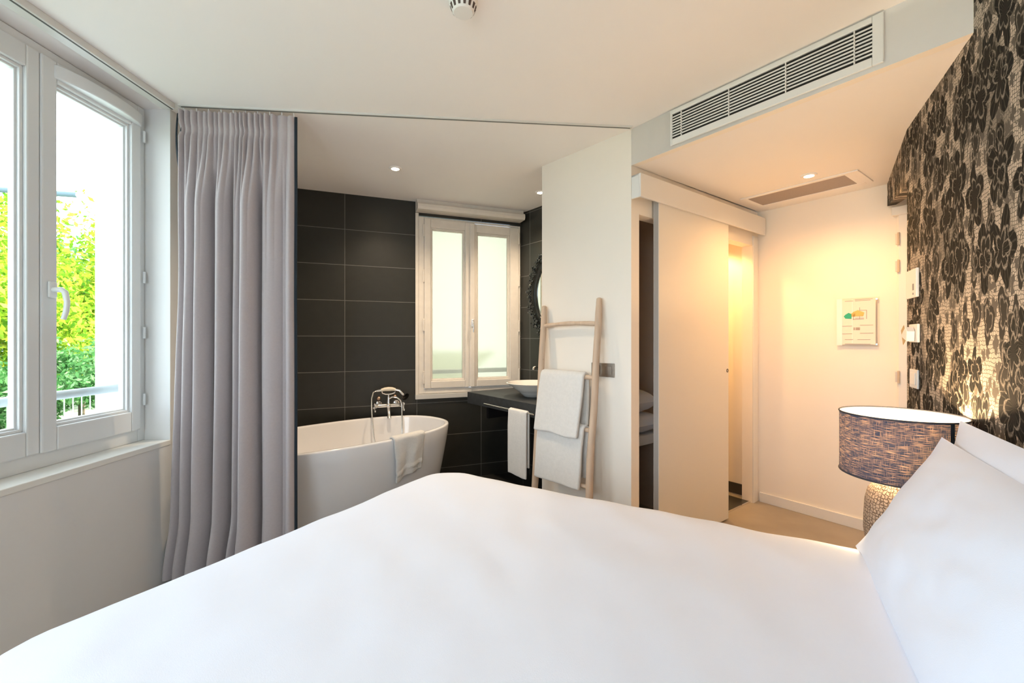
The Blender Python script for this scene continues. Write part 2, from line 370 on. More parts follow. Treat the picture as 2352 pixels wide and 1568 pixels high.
# ------------------------------------------------------------------ shell
def plane_poly(name, poly, z0, z1, m, label, cat):
    return struct(MB().prism(poly, z0, z1).build(name, m), label, cat)
P = lambda wl, t, off=0: tuple(wpt(wl, t, off))[:2]
tc_ = 2.0  # tiled wall length to its corner
LEND = 4.43          # lace wall runs from the entrance to behind the camera
Bk = P('lace', LEND)
bx_len = (Bk[0]+1.82)/.866; Bl = (-1.82, Bk[1]+.5*bx_len)
WL['back'] = (Bk[0], Bk[1], ang(-.866, .5))
out = [(-2.22, Bl[1]-.1), (Bk[0], Bk[1]-.3), (Bk[0]+.3, Bk[1]-.1), (1.75, 1.2), (2.75, 2.3), (3.0, 2.9), (2.2, 4.2), (1.4, 4.6), (.1, 4.6), (-2.22, 3.75)]
fl = struct(MB().prism(out, -.25, 0).build('floor', FLOORM), 'beige brown polished concrete floor by the entrance', 'floor')
bathp = [(-1.82, 2.36), (.66, 2.60), (.64, 3.45), P('vanity', 0), P('tiled', -.07)]
struct(MB().prism(bathp, 0, .006).build('floor_bathroom', TILEF), 'dark slate tiled bathroom floor', 'floor')
plane_poly('ceiling', out, H, H+.25, CEIL, 'smooth off-white ceiling of bedroom and bathroom', 'ceiling')
se = P('soffit', 1.378); ee = P('entrance', 1.05)
hallpoly = [P('soffit', 0), se, (2.02, 2.0), (2.62, 2.62), ee, P('entrance', 0)]
plane_poly('ceiling_entrance', hallpoly, HS, H, CEIL, 'lowered warm-lit ceiling over the entrance', 'ceiling')
wallbox('wall_soffit', 'soffit', 0, 1.379, HS-.001, H, PAINT, .04, label='white vertical face of the lowered entrance ceiling')
# left wall with this window and an unseen one added beside the camera for daylight
wy0, wy1 = 1.235, 2.318
holes_l = [(wy0, wy1, .755, 2.52), (-.80, .95, .755, 2.45)]
wallbox('wall_left', 'left', Bl[1]-.05, 3.60, 0, H, GREYP, .40, holes_l, 'pale grey wall below and beside the left window')
# tiled wall with window
wallbox('wall_tiled', 'tiled', -.35, tc_+.25, 0, H, TILE1, .30, [(.985, 1.97, .80, 2.40)], 'dark slate tiled wall behind the bathtub')
wallbox('wall_vanity', 'vanity', 0, 1.0, 0, H, TILE2, .10, label='dark tiled wall holding the oval mirror')
wallbox('wall_partition', 'partition', 0, .731, 0, H, PAINT, .075, label='cream partition wall behind the wooden ladder')
wallbox('wall_sliding', 'sliding', 0, 1.70, 0, HS+.001, PAINT, .08, [(.073, 1.506, 0, 2.035)], 'white wall around the sliding door opening')
wallbox('wall_entrance', 'entrance', -.09, 1.15, 0, HS+.01, PAINT, .08, label='cream entrance wall carrying the evacuation plan')
lw = wallbox('wall_headboard', 'lace', 0, LEND+.05, 0, H, LACE, .10, label='headboard wall papered in black lace flowers over beige')
wallbox('wall_back', 'back', -.05, bx_len+.05, 0, H, GREYP, .15, [(.10, 1.45, .4, 2.40)], 'wall behind the bed foot side')
# hidden closers
struct(MB().prism([(.681,3.45),(.62,2.68),(.66,2.675),(.721,3.45)], 0, H).build('wall_closet_left', CLOSETW), 'wall between bathroom and closet', 'wall')
struct(MB().prism([(.681,3.45),(1.60,4.14),(1.56,4.20),(.64,3.51)], 0, H).build('wall_closet_back', CLOSETW), 'back wall inside the closet', 'wall')
u0 = WL['entrance']
struct(MB().prism([(1.975,3.50),(1.53,4.09),(1.59,4.14),(2.04,3.55)], 0, H).build('wall_closet_right', PAINT), 'warm-lit inner wall seen past the sliding door', 'wall')
dv = Vector((.8,.6)); pv = Vector((-.6,.8)); c0 = Vector((.696,2.54))
def cl_(t, d): return tuple(c0+dv*t+pv*d)
struct(MB().prism([cl_(.78,.08),cl_(.82,.08),cl_(.82,.83),cl_(.78,.83)], 0, H).build('wall_closet_divider', CLOSETW), 'divider inside the closet', 'wall')
struct(MB().prism([cl_(.07,.08),cl_(1.6,.08),cl_(1.6,.74),cl_(.55,.74)], 2.25, 2.31).build('ceiling_closet', CLOSETW), 'closet ceiling', 'ceiling')
struct(MB().prism([cl_(.82,.02),cl_(1.508,.02),cl_(1.508,.72),cl_(.82,.72)], 0, .007).build('floor_closet', TILEF), 'dark tiled floor past the sliding door', 'floor')
struct(MB().prism([cl_(.82,.012),cl_(1.506,.012),cl_(1.506,.022),cl_(.82,.022)], 0, .010).build('trim_1', CHROME), 'thin metal threshold strip under the sliding door', 'trim')
x0,y0,a = WL['entrance']
struct(MB().box(-.73, -.04, -.012, -.001, .007, .095).build('baseboard_closet', SKIRT, loc=(x0-.004, y0+.017-.0, 0), rz=a), 'dark skirting past the sliding door', 'baseboard')
struct(MB().box(.004, .985, -.014, 0, 0, .075).build('baseboard_entrance', WHITE, loc=(x0,y0,0), rz=a, bevel=.002), 'white baseboard along the entrance wall', 'baseboard')
# jamb boards of the sliding opening
x0,y0,a = WL['sliding']
j = MB(); j.box(1.506, 1.585, -.010, .0, 0, 2.11); struct(j.build('trim_2', WHITE, loc=(x0,y0,0), rz=a, bevel=.002), 'white jamb board right of the sliding door', 'trim')

# lace-covered bulkhead over the end of the headboard wall
A = Vector((1.909,2.104)); Bp = P('entrance', tw('entrance', 2038)); zA = 2.035; zB = 2.165
Ab = A+Vector((.10,.0)); Bb = P('entrance', tw('entrance', 2058))
mb = MB(); vs = [(A.x,A.y,zA),(Bp[0],Bp[1],zB),(Bp[0],Bp[1],HS),(A.x,A.y,HS),(Ab.x,Ab.y,zA),(Bb[0],Bb[1],zB),(Bb[0],Bb[1],HS),(Ab.x,Ab.y,HS)]
xx, yy, aa = A.x, A.y, ang(Bp[0]-A.x, Bp[1]-A.y)
R_ = Matrix.Translation((xx,yy,0)) @ Matrix.Rotation(aa,4,'Z'); Ri = R_.inverted()
mb.add([Ri @ Vector(p) for p in vs], [(0,3,2,1),(4,5,6,7),(0,1,5,4),(1,2,6,5),(2,3,7,6),(3,0,4,7)])
struct(mb.build('wall_bulkhead', LACE, loc=(xx,yy,0), rz=aa), 'lace papered boxing jutting from the headboard wall to the entrance', 'wall')
# side wall of the entrance alcove behind the lace wall end
struct(MB().prism([(2.02,2.0),(2.09,1.97),(2.74,2.66),(2.66,2.70)], 0, HS).build('wall_alcove', PAINT), 'cream wall of the entrance alcove', 'wall')

# entrance door edge: frame strip, head and hinges beside the lace wall
t0 = tw('entrance', 2062)
dr = struct(onwall('door_1', 'cream entrance door edge with hinges beside the lace wall', 'door', 'entrance', t0, .0, 0))
MB().box(.0, .17, -.022, 0, 0, 2.085).build('door_leaf', PAINT, dr, bevel=.002)
MB().box(.012, .17, -.035, -.022, 0, 2.09).build('door_frame', WHITE, dr, bevel=.002)
MB().box(-.02, .17, -.055, 0, 2.085, 2.14).build('door_head', WHITE, dr, bevel=.003)
for py in (550, 612, 865):
    z = zw('entrance', 2068, py); MB().box(-.004, .008, -.040, -.020, z-.033, z+.033).tube([(.012,-.042,z-.04),(.012,-.042,z+.04)], .006, 8).build('hinge', mat('hinge nickel', (.62,.52,.42), .4, .3), dr, smooth=True)

# ------------------------------------------------------------------ windows
def sash(name, m, par, x0, x1, z0, z1, y, st, rb, rt, gl, gx=None, depth=.06, stl=None):
    """ring frame, room face at y (negative = toward the room), glass set back"""
    stl = stl or st; mb = MB()
    mb.box(x0, x0+stl, y, y+depth, z0, z1); mb.box(x1-st, x1, y, y+depth, z0, z1)
    mb.box(x0+stl, x1-st, y, y+depth, z0, z0+rb); mb.box(x0+stl, x1-st, y, y+depth, z1-rt, z1)
    s = mb.build(name, m, par, bevel=.006)
    b = MB(); ix0, ix1, iz0, iz1 = x0+stl, x1-st, z0+rb, z1-rt
    for k, (w_, yy) in enumerate(((.012, y+.015), (.020, y+.028))):
        for q in ((ix0, ix0+w_, iz0, iz1), (ix1-w_, ix1, iz0, iz1), (ix0+w_, ix1-w_, iz0, iz0+w_), (ix0+w_, ix1-w_, iz1-w_, iz1)): b.box(q[0], q[1], yy, y+depth-.005-.002*k, q[2], q[3])
    b.build('glazing_bead', m, s, bevel=.002)
    MB().box(ix0, ix1, y+.040, y+.044, iz0, iz1).build('pane', gl, s)
    return s
# window 1 on the left wall: local x = world y, room side -y ; frame face sits .13 behind the wall face
def win_left(idx, c0, c1, cm, ztop, label):
    W = struct(thing('window_%d' % idx, label, 'window', (-1.82, 0, 0), WL['left'][2])); y = .135
    f = MB(); f.box(c0, c0+.05, y, y+.06, .762, ztop-.003); f.box(c1-.045, c1, y, y+.06, .762, ztop-.003)
    f.box(c0+.05, c1-.045, y, y+.06, .762, .83); f.box(c0+.05, c1-.045, y, y+.06, ztop-.045, ztop-.003); f.build('window_frame', PVC, W, bevel=.004)
    l = sash('sash', PVC, W, c0+.045, cm+.012, .825, ztop-.04, y-.010, .05, .10, .09, GLASS, stl=.08)
    r = sash('sash', PVC, W, cm+.014, c1-.04, .825, ztop-.04, y-.015, .055, .10, .09, GLASS, stl=.062)
    return W, l, r, y
W1, s1l, s1r, yw = win_left(1, wy0, wy1, 1.782, 2.52, 'white framed casement window with two panes and a white lever handle')
yf = yw-.015
v = MB(); n_ = 24
plan = [(1.845+.435*i/n_, yf-.045*sin(pi*i/n_)**.6-.004) for i in range(n_+1)]
plan = plan+[(2.28, yf+.012), (1.845, yf+.012)]
v.prism(plan, 2.405, 2.462); v.build('vent_cover', PVC, W1, smooth=True, bevel=.004)
hz = 1.505; hx = 1.832
h = MB().box(hx-.017, hx+.017, yf-.012, yf, hz-.035, hz+.035).build('handle', mat('handle white', (.86,.87,.85), .25), s1r, bevel=.008)
MB().tube([(hx,yf-.01,hz),(hx,yf-.045,hz),(hx+.004,yf-.055,hz-.01),(hx+.006,yf-.062,hz-.05),(hx+.004,yf-.06,hz-.09),(hx,yf-.052,hz-.125)], [.011,.011,.011,.010,.010,.009], 12).build('lever', MATS['handle white'], h, smooth=True)
for z in (2.36, 1.62, 1.33, .98): 
    MB().tube([(2.292, yf-.004, z-.03), (2.292, yf-.004, z+.03)], .006, 10).build('hinge', PVC, W1, smooth=True)
struct(MB().box(wy0, wy1, -.004, .20, .735, .762).build('trim_3', mat('sill white', (.86,.85,.80), .35), loc=(-1.82,0,0), rz=WL['left'][2], bevel=.003), 'white window sill board', 'trim')
win_left(3, -.80, .95, .08, 2.45, 'unseen white casement window added beside the camera for daylight')
tag(bpy.data.objects['window_3'], None, None)
tag(MB().tube([(-2.10, wy0, 1.037), (-2.10, wy1-.001, 1.037)], .021, 16).build('railing_bar', mat('grey railing paint', (.38,.41,.43), .4), smooth=True), 'thick grey horizontal safety bar outside the left window', 'railing')
portal('portal_left', (-2.24, (wy0+wy1)/2, 1.63), (0, radians(-90), 0), 1.9, 1.2)
portal('portal_left_near', (-2.24, .1, 1.6), (0, radians(-90), 0), 1.8, 1.9)

# window 2 in the tiled wall
W2 = struct(onwall('window_2', 'narrow cream double casement with frosted panes over the bathtub', 'window', 'tiled', 0, 0, 0))
f = MB(); f.box(.986, 1.035, .0, .06, .802, 2.392); f.box(1.952, 1.969, .0, .06, .802, 2.392); f.box(1.035, 1.952, .0, .06, .802, .845); f.box(1.035, 1.952, .0, .06, 2.378, 2.392)
f.build('window_frame', PVC2, W2, bevel=.003)
sash('sash', PVC2, W2, 1.036, 1.462, .848, 2.378, -.012, .048, .066, .078, FROST, stl=.058)
r2 = sash('sash', PVC2, W2, 1.478, 1.948, .848, 2.370, -.012, .090, .066, .078, FROST, stl=.046)
MB().box(1.455, 1.500, -.030, -.010, .85, 2.37).build('astragal', PVC2, W2, bevel=.005)
hm = mat('satin chrome handle', (.8,.8,.8), .3, .8)
zc = zw('tiled', 1083, 742)
h = MB().box(1.468, 1.490, -.040, -.030, zc-.035, zc+.035).build('handle', hm, r2, bevel=.004)
MB().tube([(1.478,-.038,zc+.01),(1.478,-.06,zc+.01),(1.478,-.064,zc-.02),(1.478,-.060,zc-.085)], .007, 10).build('lever', hm, h, smooth=True)
for x in (1.030, 1.953):
    for z in (2.27, 1.86, 1.42, .95): MB().tube([(x,-.010,z-.045),(x,-.010,z+.045)], .008, 10).ball((x,-.010,z+.05), .008).ball((x,-.010,z-.05), .008).build('hinge', PVC2, W2, smooth=True)
struct(MB().box(.955, 1.48, -.022, .0, .757, .80).build('trim_4', mat('sill grey', (.62,.60,.56), .4), loc=wpt('tiled',0), rz=WL['tiled'][2], bevel=.003), 'pale sill strip under the frosted window', 'trim')
struct(MB().box(.957, .985, -.010, .0, .80, 2.42).build('trim_5', PVC2, loc=wpt('tiled',0), rz=WL['tiled'][2], bevel=.002), 'pale upright edge trim left of the frosted window', 'trim')
hd = MB(); pr = [(-.125,2.425),(-.135,2.445),(-.132,2.47),(-.115,2.485),(0,2.485),(0,2.425)]
n = len(pr); hd.add([(.958,y,z) for y,z in pr]+[(1.965,y,z) for y,z in pr], [tuple(range(n))[::-1], tuple(range(n,2*n))]+[(i,(i+1)%n,(i+1)%n+n,i+n) for i in range(n)])
struct(hd.build('trim_6', PVC2, loc=wpt('tiled',0), rz=WL['tiled'][2]), 'rounded white pelmet above the frosted window', 'trim')
struct(MB().box(.958, 1.965, -.09, 0, 2.485, 2.519).build('trim_7', PVC2, loc=wpt('tiled',0), rz=WL['tiled'][2]), 'flat board between pelmet and ceiling', 'trim')
pc = wpt('tiled', 1.48, -.32, 1.6); portal('portal_bath', pc, (radians(90), 0, WL['tiled'][2]+pi), 1.1, 1.7)
# unseen window added behind the camera to let in more daylight
W4 = struct(onwall('window_4', 'unseen white window added behind the camera for daylight', 'window', 'back', 0, 0, 0))
f = MB(); f.box(.10,.15,.05,.11,.4,2.40).box(1.40,1.45,.05,.11,.4,2.40).box(.15,1.40,.05,.11,.4,.46).box(.15,1.40,.05,.11,2.34,2.40).build('window_frame', PVC, W4, bevel=.004)
MB().box(.15,1.40,.075,.08,.46,2.34).build('pane', GLASS, W4)
pc = wpt('back', .8, -.17, 1.42); portal('portal_back', pc, (radians(90), 0, WL['back'][2]+pi), 1.5, 2.15)

# ------------------------------------------------------------------ curtain rails
RAILM = mat('white rail', (.70,.69,.65), .4); SLOT = mat('rail slot', (.10,.10,.09), .6)
r = thing('curtain_rail', 'white ceiling curtain rail running along above the left window', 'curtain rail', (-1.765, 0, H), pi/2)
MB().box(-.9, 2.262, -.014, .050, -.030, 0).build('rail_body', RAILM, r, bevel=.002)
MB().box(-.9, 2.262, -.004, .003, -.0315, -.029).build('rail_slot', SLOT, r)
p0 = Vector((-1.74, 2.275)); p1 = Vector((.690, 2.510)); rl = (p1-p0).length; ra = ang(*(p1-p0))
r = thing('curtain_rail', 'thin white ceiling rail crossing from the curtain to the partition wall', 'curtain rail', (p0.x, p0.y, H), ra)
MB().box(0, rl, -.013, .013, -.009, 0).build('rail_body', RAILM, r, bevel=.0015)
MB().box(0.01, rl-.01, -.003, .003, -.0105, -.008).build('rail_slot', SLOT, r)

# ------------------------------------------------------------------ curtain
cu = thing('curtain', 'floor-length grey curtain with navy edging bunched at the left window', 'curtain', (p0.x, p0.y, 0), ra)
CW = .575; ZT = H-.030
def lerp(a,b,t): return a+(b-a)*t
def sst(x): x = max(0,min(1,x)); return x*x*(3-2*x)
# folds between breakpoints: (end fraction at mid height, end fraction at the hem, forward depth, skew)
FOLDS = [(.06,.08,.030,.4),(.165,.18,.050,.45),(.295,.33,.066,.35),(.335,.345,-.030,.5),(.455,.46,.060,.4),(.475,.487,-.020,.5),(.55,.56,.036,.4),(.69,.71,.070,.3),(.72,.738,-.035,.5),(.90,.90,.036,.30),(.925,.925,.004,.5),(1.0,1.0,.026,.5)]
rc = random.Random(11); PL = [0]
while PL[-1] < .78: PL.append(PL[-1]+rc.uniform(.032,.060))
PL += [.845, .935, 1.0]; PD = [rc.uniform(.6,1.25) for _ in PL]
for q_ in range(1, 4): PD[-q_] = .5
def f_mid(x, hem):
    a_ = 0
    for e0, e1, d, sk in FOLDS:
        b_ = lerp(e0, e1, hem)
        if x <= b_+1e-9:
            q = (x-a_)/(b_-a_); q = q/(2*sk) if q < sk else .5+(q-sk)/(2*(1-sk))
            return 1.22*d*(sin(pi*min(1,max(0,q)))**(.62 if d > 0 else .9))
        a_ = b_
    return 0
def f_top(x):
    for k in range(len(PL)-1):
        if x <= PL[k+1]+1e-9:
            q = (x-PL[k])/(PL[k+1]-PL[k]); return .030*PD[k]*sin(pi*q)**.8
    return 0
def curtain_pt(u, v, back=0.0):
    z = lerp(ZT, .05, v); h = v
    k1 = sst((h-.045)/.17); k2 = sst((h-.25)/.75)
    xd = .012*sin(4*h+6*u)*k1*(1-u)*u*2
    m_ = f_mid(min(1,max(0,u+xd)), k2); t_ = f_top(u)
    pinch = math.exp(-((h-.040)/.010)**2)
    dep = lerp(t_*(1-.6*pinch), m_*lerp(.8, 1.12, h)+.25*t_*(1-sst((h-.1)/.35)), k1)
    x = u*CW - (k2*.045)*(1-u) - .035*sst((h-.86)/.14)*(1-u)+.006*sin(5*h+3)*k1*u*(1-u)*4
    y = .012 - dep + .006*noise.noise(Vector((u*5, h*4, 0)))*k1
    if h > .86 and .34 < u < .6: y -= .03*sst((h-.86)/.1)*sin((u-.34)/.26*pi)
    return (x, y+back, z)
MB().grid(lambda i,j: curtain_pt(i, j), 320, 110).build('cloth', CURT, cu, smooth='all')
MB().grid(lambda i,j: curtain_pt(i, j, .006), 160, 60).build('lining', NAVY, cu, smooth='all')
MB().grid(lambda i,j: (lambda p: (p[0]-.001+.014*i, p[1]-.002+.003*i, p[2]))(curtain_pt(1, j)), 2, 80).build('edging', NAVY, cu, smooth='all', solid=.004)
def ledge(i, j):
    p = curtain_pt(0, j*.17); return (p[0]-.018*sin(pi*min(1,.2+j))-.012*i-.006, p[1]+.012+.008*i, p[2])
MB().grid(ledge, 2, 24).build('edging', NAVY, cu, smooth='all', solid=.003)
for k in range(10): MB().tube([(.02+CW*.96*k/9, .012, ZT-.01), (.02+CW*.96*k/9, .006, H-.012)], .003, 8).build('glider', WHITE, cu)

# ------------------------------------------------------------------ sliding door and pelmet
x0,y0,a = WL['sliding']
pl = thing('pelmet', 'long white pelmet box above the sliding door', 'pelmet', (x0,y0,0), a)
MB().box(.0, 1.585, -.066, -.052, 2.113, 2.248).box(.0,.014,-.052,-.001,2.113,2.248).box(0, 1.585, -.052, -.001, 2.236, 2.248).build('fascia', WHITE, pl, bevel=.002)
MB().box(.02, 1.58, -.040, -.012, 2.200, 2.236).build('door_track', STEEL, pl)
sd = thing('sliding_door', 'tall plain cream sliding door half open under the pelmet', 'door', (x0,y0,0), a)
dl = MB().box(.196, 1.032, -.050, -.012, .012, 2.16).build('door_panel', mat('door lacquer', (.80,.765,.71), .4), sd, bevel=.0015)
MB().box(.195, .1965, -.047, -.015, .014, 2.158).build('edge_band', mat('grey edge band', (.46,.44,.42), .4), sd)
kz = EYE-(851-777)/1000*3.1
MB().lathe([(.013,-.001),(.013,.0015),(.009,.002),(.008,-.004)], 20, Matrix.Translation((1.014,-.0505,kz)) @ Matrix.Rotation(pi/2,4,'X')).build('finger_pull', BLACKM, sd, smooth=True)
for x in (.3,.93): MB().box(x-.02,x+.02,-.036,-.026,2.16,2.198).build('roller_bracket', STEEL, sd)
for x in (.25,): pass

# closet contents seen through the left gap
def cloc(t, d, z=0): p = cl_(t, d); return (p[0], p[1], z)
sh = thing('linen_shelf', 'white closet shelf carrying folded bedding left of the sliding door', 'shelf', cloc(.1,.1,0), a)
MB().box(0, .66, .05, .55, .60, .66).build('shelf_board', WHITE, sh, bevel=.002)
MB().box(.13, .16, .07, .13, .008, .598).build('post', BLACKM, sh)
def cushion(name, label, cat, loc, rz, lx, ly, lz, m, group=None, seed=0):
    mb = MB(); n = 20
    def sf(sgn):
        def f_(i, j):
            u = i*2-1; v_ = j*2-1; t = (max(0,1-abs(u)**3.5)*max(0,1-abs(v_)**3.5))**.5
            w_ = .008*noise.noise(Vector((u*3+seed, v_*3, sgn)))
            return (u*lx/2*(1-.03*(1-abs(v_))), v_*ly/2, lz/2+sgn*t*lz/2+w_*t)
        return f_
    mb.grid(sf(1), n, n); k = len(mb.f); mb.grid(sf(-1), n, n); mb.f[k:] = [f[::-1] for f in mb.f[k:]]
    o = mb.build(name, m, smooth='all', loc=loc, rz=rz); return tag(o, label, cat, group)
cushion('folded_duvet', 'lower folded white duvet on the closet shelf', 'duvet', cloc(.36,.36,.660), a, .48, .42, .13, LINEN)
cushion('spare_pillow', 'upper white pillow stacked on the folded duvet in the closet', 'pillow', cloc(.33,.38,.785), a, .40, .40, .17, LINEN, seed=4)
cr = thing('coat_rack', 'wooden coat rail with black hooks high inside the closet', 'coat rack', cloc(.1,.70,0), a)
MB().box(.0, .66, .0, .02, 1.86, 1.90).build('rail', mat('dark wood', (.20,.13,.09), .5), cr)
MB().box(.0, .66, -.10, .02, 2.06, 2.085).build('hat_shelf', mat('dark wood', (.20,.13,.09), .5), cr)
for k in range(6):
    x = .12+k*.085
    MB().tube([(x,-.0,1.985),(x,-.03,1.985),(x,-.045,1.965),(x,-.05,1.94),(x,-.07,1.94),(x,-.075,1.975)], .007, 8).box(x-.01,x+.01,-.004,.004,1.94,2.01).build('hook', BLACKM, cr, smooth=True)
light('closet_lamp', 'SPOT', cloc(1.30,.42,2.22), 17, (1.0,.62,.22), (0,0,0), spot_size=radians(120), spot_blend=.3, shadow_soft_size=.03)

# ------------------------------------------------------------------ AC grille on the soffit face
x0,y0,a = WL['soffit']
g = thing('air_grille', 'long white louvred air conditioning grille on the soffit face', 'air vent', (x0,y0,0), a)
tl, tr_ = .262, 1.150; sl, sr = tw('soffit',1546), tw('soffit',2005)
zb, zt = EYE+1.026, EYE+1.213; szb, szt = EYE+1.060, EYE+1.190
f = MB(); f.box(tl, sl, -.012, -.0005, zb, zt).box(sr, tr_, -.012, -.0005, zb, zt).box(sl, sr, -.012, -.0005, zb, szb).box(sl, sr, -.012, -.0005, szt, zt)
f.build('grille_frame', WHITE, g, bevel=.003)
MB().box(sl, sr, -.0025, -.0005, szb, szt).build('duct_shade_sheet', DARK, g)  # flat near-black sheet; the shade behind the slats is put into its colour
ns = 9; ph = (szt-szb)/ns
for k in range(ns-1):
    z = szb+ph*(k+1); MB().box(sl, sr, -.0075, -.0045, z-ph*.22, z+ph*.22).build('slat', WHITE, g)
for px in (1567, 1676, 1806.6, 1964):
    t = tw('soffit', px); MB().box(t-.002, t+.002, -.0118, -.0035, szb, szt).build('divider', WHITE, g)

# ------------------------------------------------------------------ hall ceiling return grille and spots
def oc(px, py, hh): Y = hh/((777-py)/1000); return Vector(((px-1176)/1000*Y, Y))
q = [oc(*p, 1.01) for p in ((1711,456),(1966,387),(2001,411),(1745,478))]
ctr = sum(q, Vector((0,0)))/4; aa = ang(*(q[1]-q[0]+q[2]-q[3])); ln = ((q[1]-q[0]).length+(q[2]-q[3]).length)/2; wd = ((q[3]-q[0]).length+(q[2]-q[1]).length)/2
rg = thing('ceiling_vent', 'flush return air vent with grey filter panel in the entrance ceiling', 'air vent', (ctr.x,ctr.y,HS), ang(.6,-.8))
hl, hw = ln/2, wd/2; print('VENT', ln, wd)
f = MB(); f.box(-hl,-hl+.035,-hw,hw,-.008,0).box(hl-.035,hl,-hw,hw,-.008,0).box(-hl+.035,hl-.035,-hw,-hw+.03,-.008,0).box(-hl+.035,hl-.035,hw-.03,hw,-.008,0); f.build('vent_frame', CEIL, rg, bevel=.002)
MB().box(hl-.075,hl-.035,-hw+.03,hw-.03,-.006,0).build('inner_strip', CEIL, rg, bevel=.001)
fm = mat('vent filter', (.40,.34,.31), .8, noise_amt=.1, noise_scale=400); MB().box(-hl+.035,hl-.075,-hw+.03,hw-.03,-.004,0).build('filter', fm, rg)
def spot(name, label, x, y, z, e, col, size=100, r=.035):
    s = thing(name, label, 'ceiling light', (x,y,z), 0, None)
    MB().lathe([(r*.75,-.002),(r*.78,-.008),(r*1.15,-.008),(r*1.25,-.004),(r*1.27,0)], 32).build('trim_ring', CEIL, s, smooth=True)
    MB().lathe([(.001,-.006),(r*.5,-.0065),(r*.76,-.004)], 32).build('lens', BULB, s, smooth=True)
    light(name+'_light', 'SPOT', (x,y,z-.03), e, col, (0,0,0), spot_size=radians(size), spot_blend=1.0, shadow_soft_size=.03)
c = oc(1858,402,1.01); spot('downlight', 'bright round downlight in the lowered entrance ceiling', c.x, c.y, HS, 17, (1.0,.52,.18), 155)
c = oc(908,386,1.22); spot('downlight', 'round downlight in the bathroom ceiling above the bathtub', c.x, c.y, H, 22, WARM2, 140)
c = oc(1240,441,1.22); spot('downlight', 'round downlight half hidden by the partition wall edge', c.x+.005, c.y, H, 20, WARM2, 140)

# smoke detector
c = oc(1064,14,1.20)
s = thing('smoke_detector', 'round white smoke detector at the top of the ceiling', 'smoke detector', (c.x,c.y,H), 0)
MB().lathe([(.02,-.046),(.034,-.046),(.040,-.040),(.046,-.022),(.051,-.014),(.052,0)], 40).build('housing', WHITE, s, smooth=True)
vn = MB()
for k in range(14):
    t = 2*pi*k/14; M = Matrix.Rotation(t,4,'Z'); vn.add([(.0405,-.004,-.040),(.0405,.004,-.040),(.0475,.0055,-.022),(.0475,-.0055,-.022),(.0385,-.004,-.040),(.0385,.004,-.040),(.0445,.0055,-.022),(.0445,-.0055,-.022)],
        [(0,1,2,3),(4,7,6,5),(0,3,7,4),(1,5,6,2),(0,4,5,1),(3,2,6,7)], M)
vn.build('vent_slots', mat('brown slot', (.09,.06,.05), .7), s)

# ------------------------------------------------------------------ plates on the lace wall, switch on partition
def plate(name, label, cat, wl, pxa, pxb, pya, pyb, th, m):
    t0, t1 = tw(wl,pxa), tw(wl,pxb); zc = (zw(wl,(pxa+pxb)/2,pya)+zw(wl,(pxa+pxb)/2,pyb))/2; hh = abs(zw(wl,(pxa+pxb)/2,pya)-zw(wl,(pxa+pxb)/2,pyb))/2
    tg = onwall(name, label, cat, wl, (t0+t1)/2, 0, zc); ww = abs(t1-t0)/2
    MB().box(-ww, ww, -th, -.0005, -hh, hh).build('housing', m, tg, bevel=.003); return tg, ww, hh
PLW = mat('white plate plastic', (.84,.83,.80), .3)
th_, ww, hh = plate('thermostat', 'upper white thermostat box on the lace wall edge', 'thermostat', 'lace', 2088, 2112, 619, 684, .012, PLW)
MB().lathe([(.001,0),(.005,0),(.005,.002),(.001,.002)], 14, Matrix.Translation((ww*.5,-.012,-hh*.75)) @ Matrix.Rotation(pi/2,4,'X')).build('button', mat('grey mark', (.25,.25,.27), .5), th_)
MB().box(ww*.35, ww*.6, -.0126, -.0119, -hh*.5, -hh*.05).build('marking', MATS['grey mark'], th_)
kc, ww, hh = plate('card_switch', 'white key card switch holding a gold card on the lace wall', 'switch', 'lace', 2094, 2114, 744, 786, .010, PLW)
MB().add([(-ww,-.012,-hh*.3),(ww*.5,-.012,-hh*.9),(ww*.6,-.012,hh*.2),(ww*.2,-.012,hh*.7),(-ww,-.04,-hh*.3),(ww*.5,-.04,-hh*.9),(ww*.6,-.04,hh*.2),(ww*.2,-.04,hh*.7)],
    [(0,3,2,1),(4,5,6,7),(0,1,5,4),(1,2,6,5),(2,3,7,6),(3,0,4,7)]).build('card_slot', PLW, kc, bevel=.002)
kd = tag(MB().box(-.040, .012, -.0305, -.0285, -.040, .036, Matrix.Rotation(radians(-28),4,'Y')).build('key_card', mat('gold card', (.55,.38,.16), .4), loc=wpt('lace', tw('lace',2096), .0, zw('lace',2096,765)), rz=WL['lace'][2]), 'gold key card slotted in the white switch', 'card')
sw, ww, hh = plate('light_switch', 'lowest small white switch plate on the lace wall', 'switch', 'lace', 2094, 2112, 848, 891, .008, PLW)
MB().box(-ww*.65, ww*.65, -.012, -.008, -hh*.65, hh*.65).build('rocker', PLW, sw, bevel=.002)
t0 = tw('partition',1360); t1 = tw('partition',1412); zc = zw('partition',1400,850)
ds = onwall('light_switch', 'brushed bronze double switch plate behind the ladder', 'switch', 'partition', (t0+t1)/2, 0, zc); ww = (t1-t0)/2
MB().box(-ww, ww, -.008, -.0005, -.042, .042).build('plate', STEEL, ds, bevel=.002)
for x in (-ww*.5, ww*.5): MB().box(x-.025, x+.025, -.012, -.008, -.027, .027).build('rocker', STEEL, ds, bevel=.002)

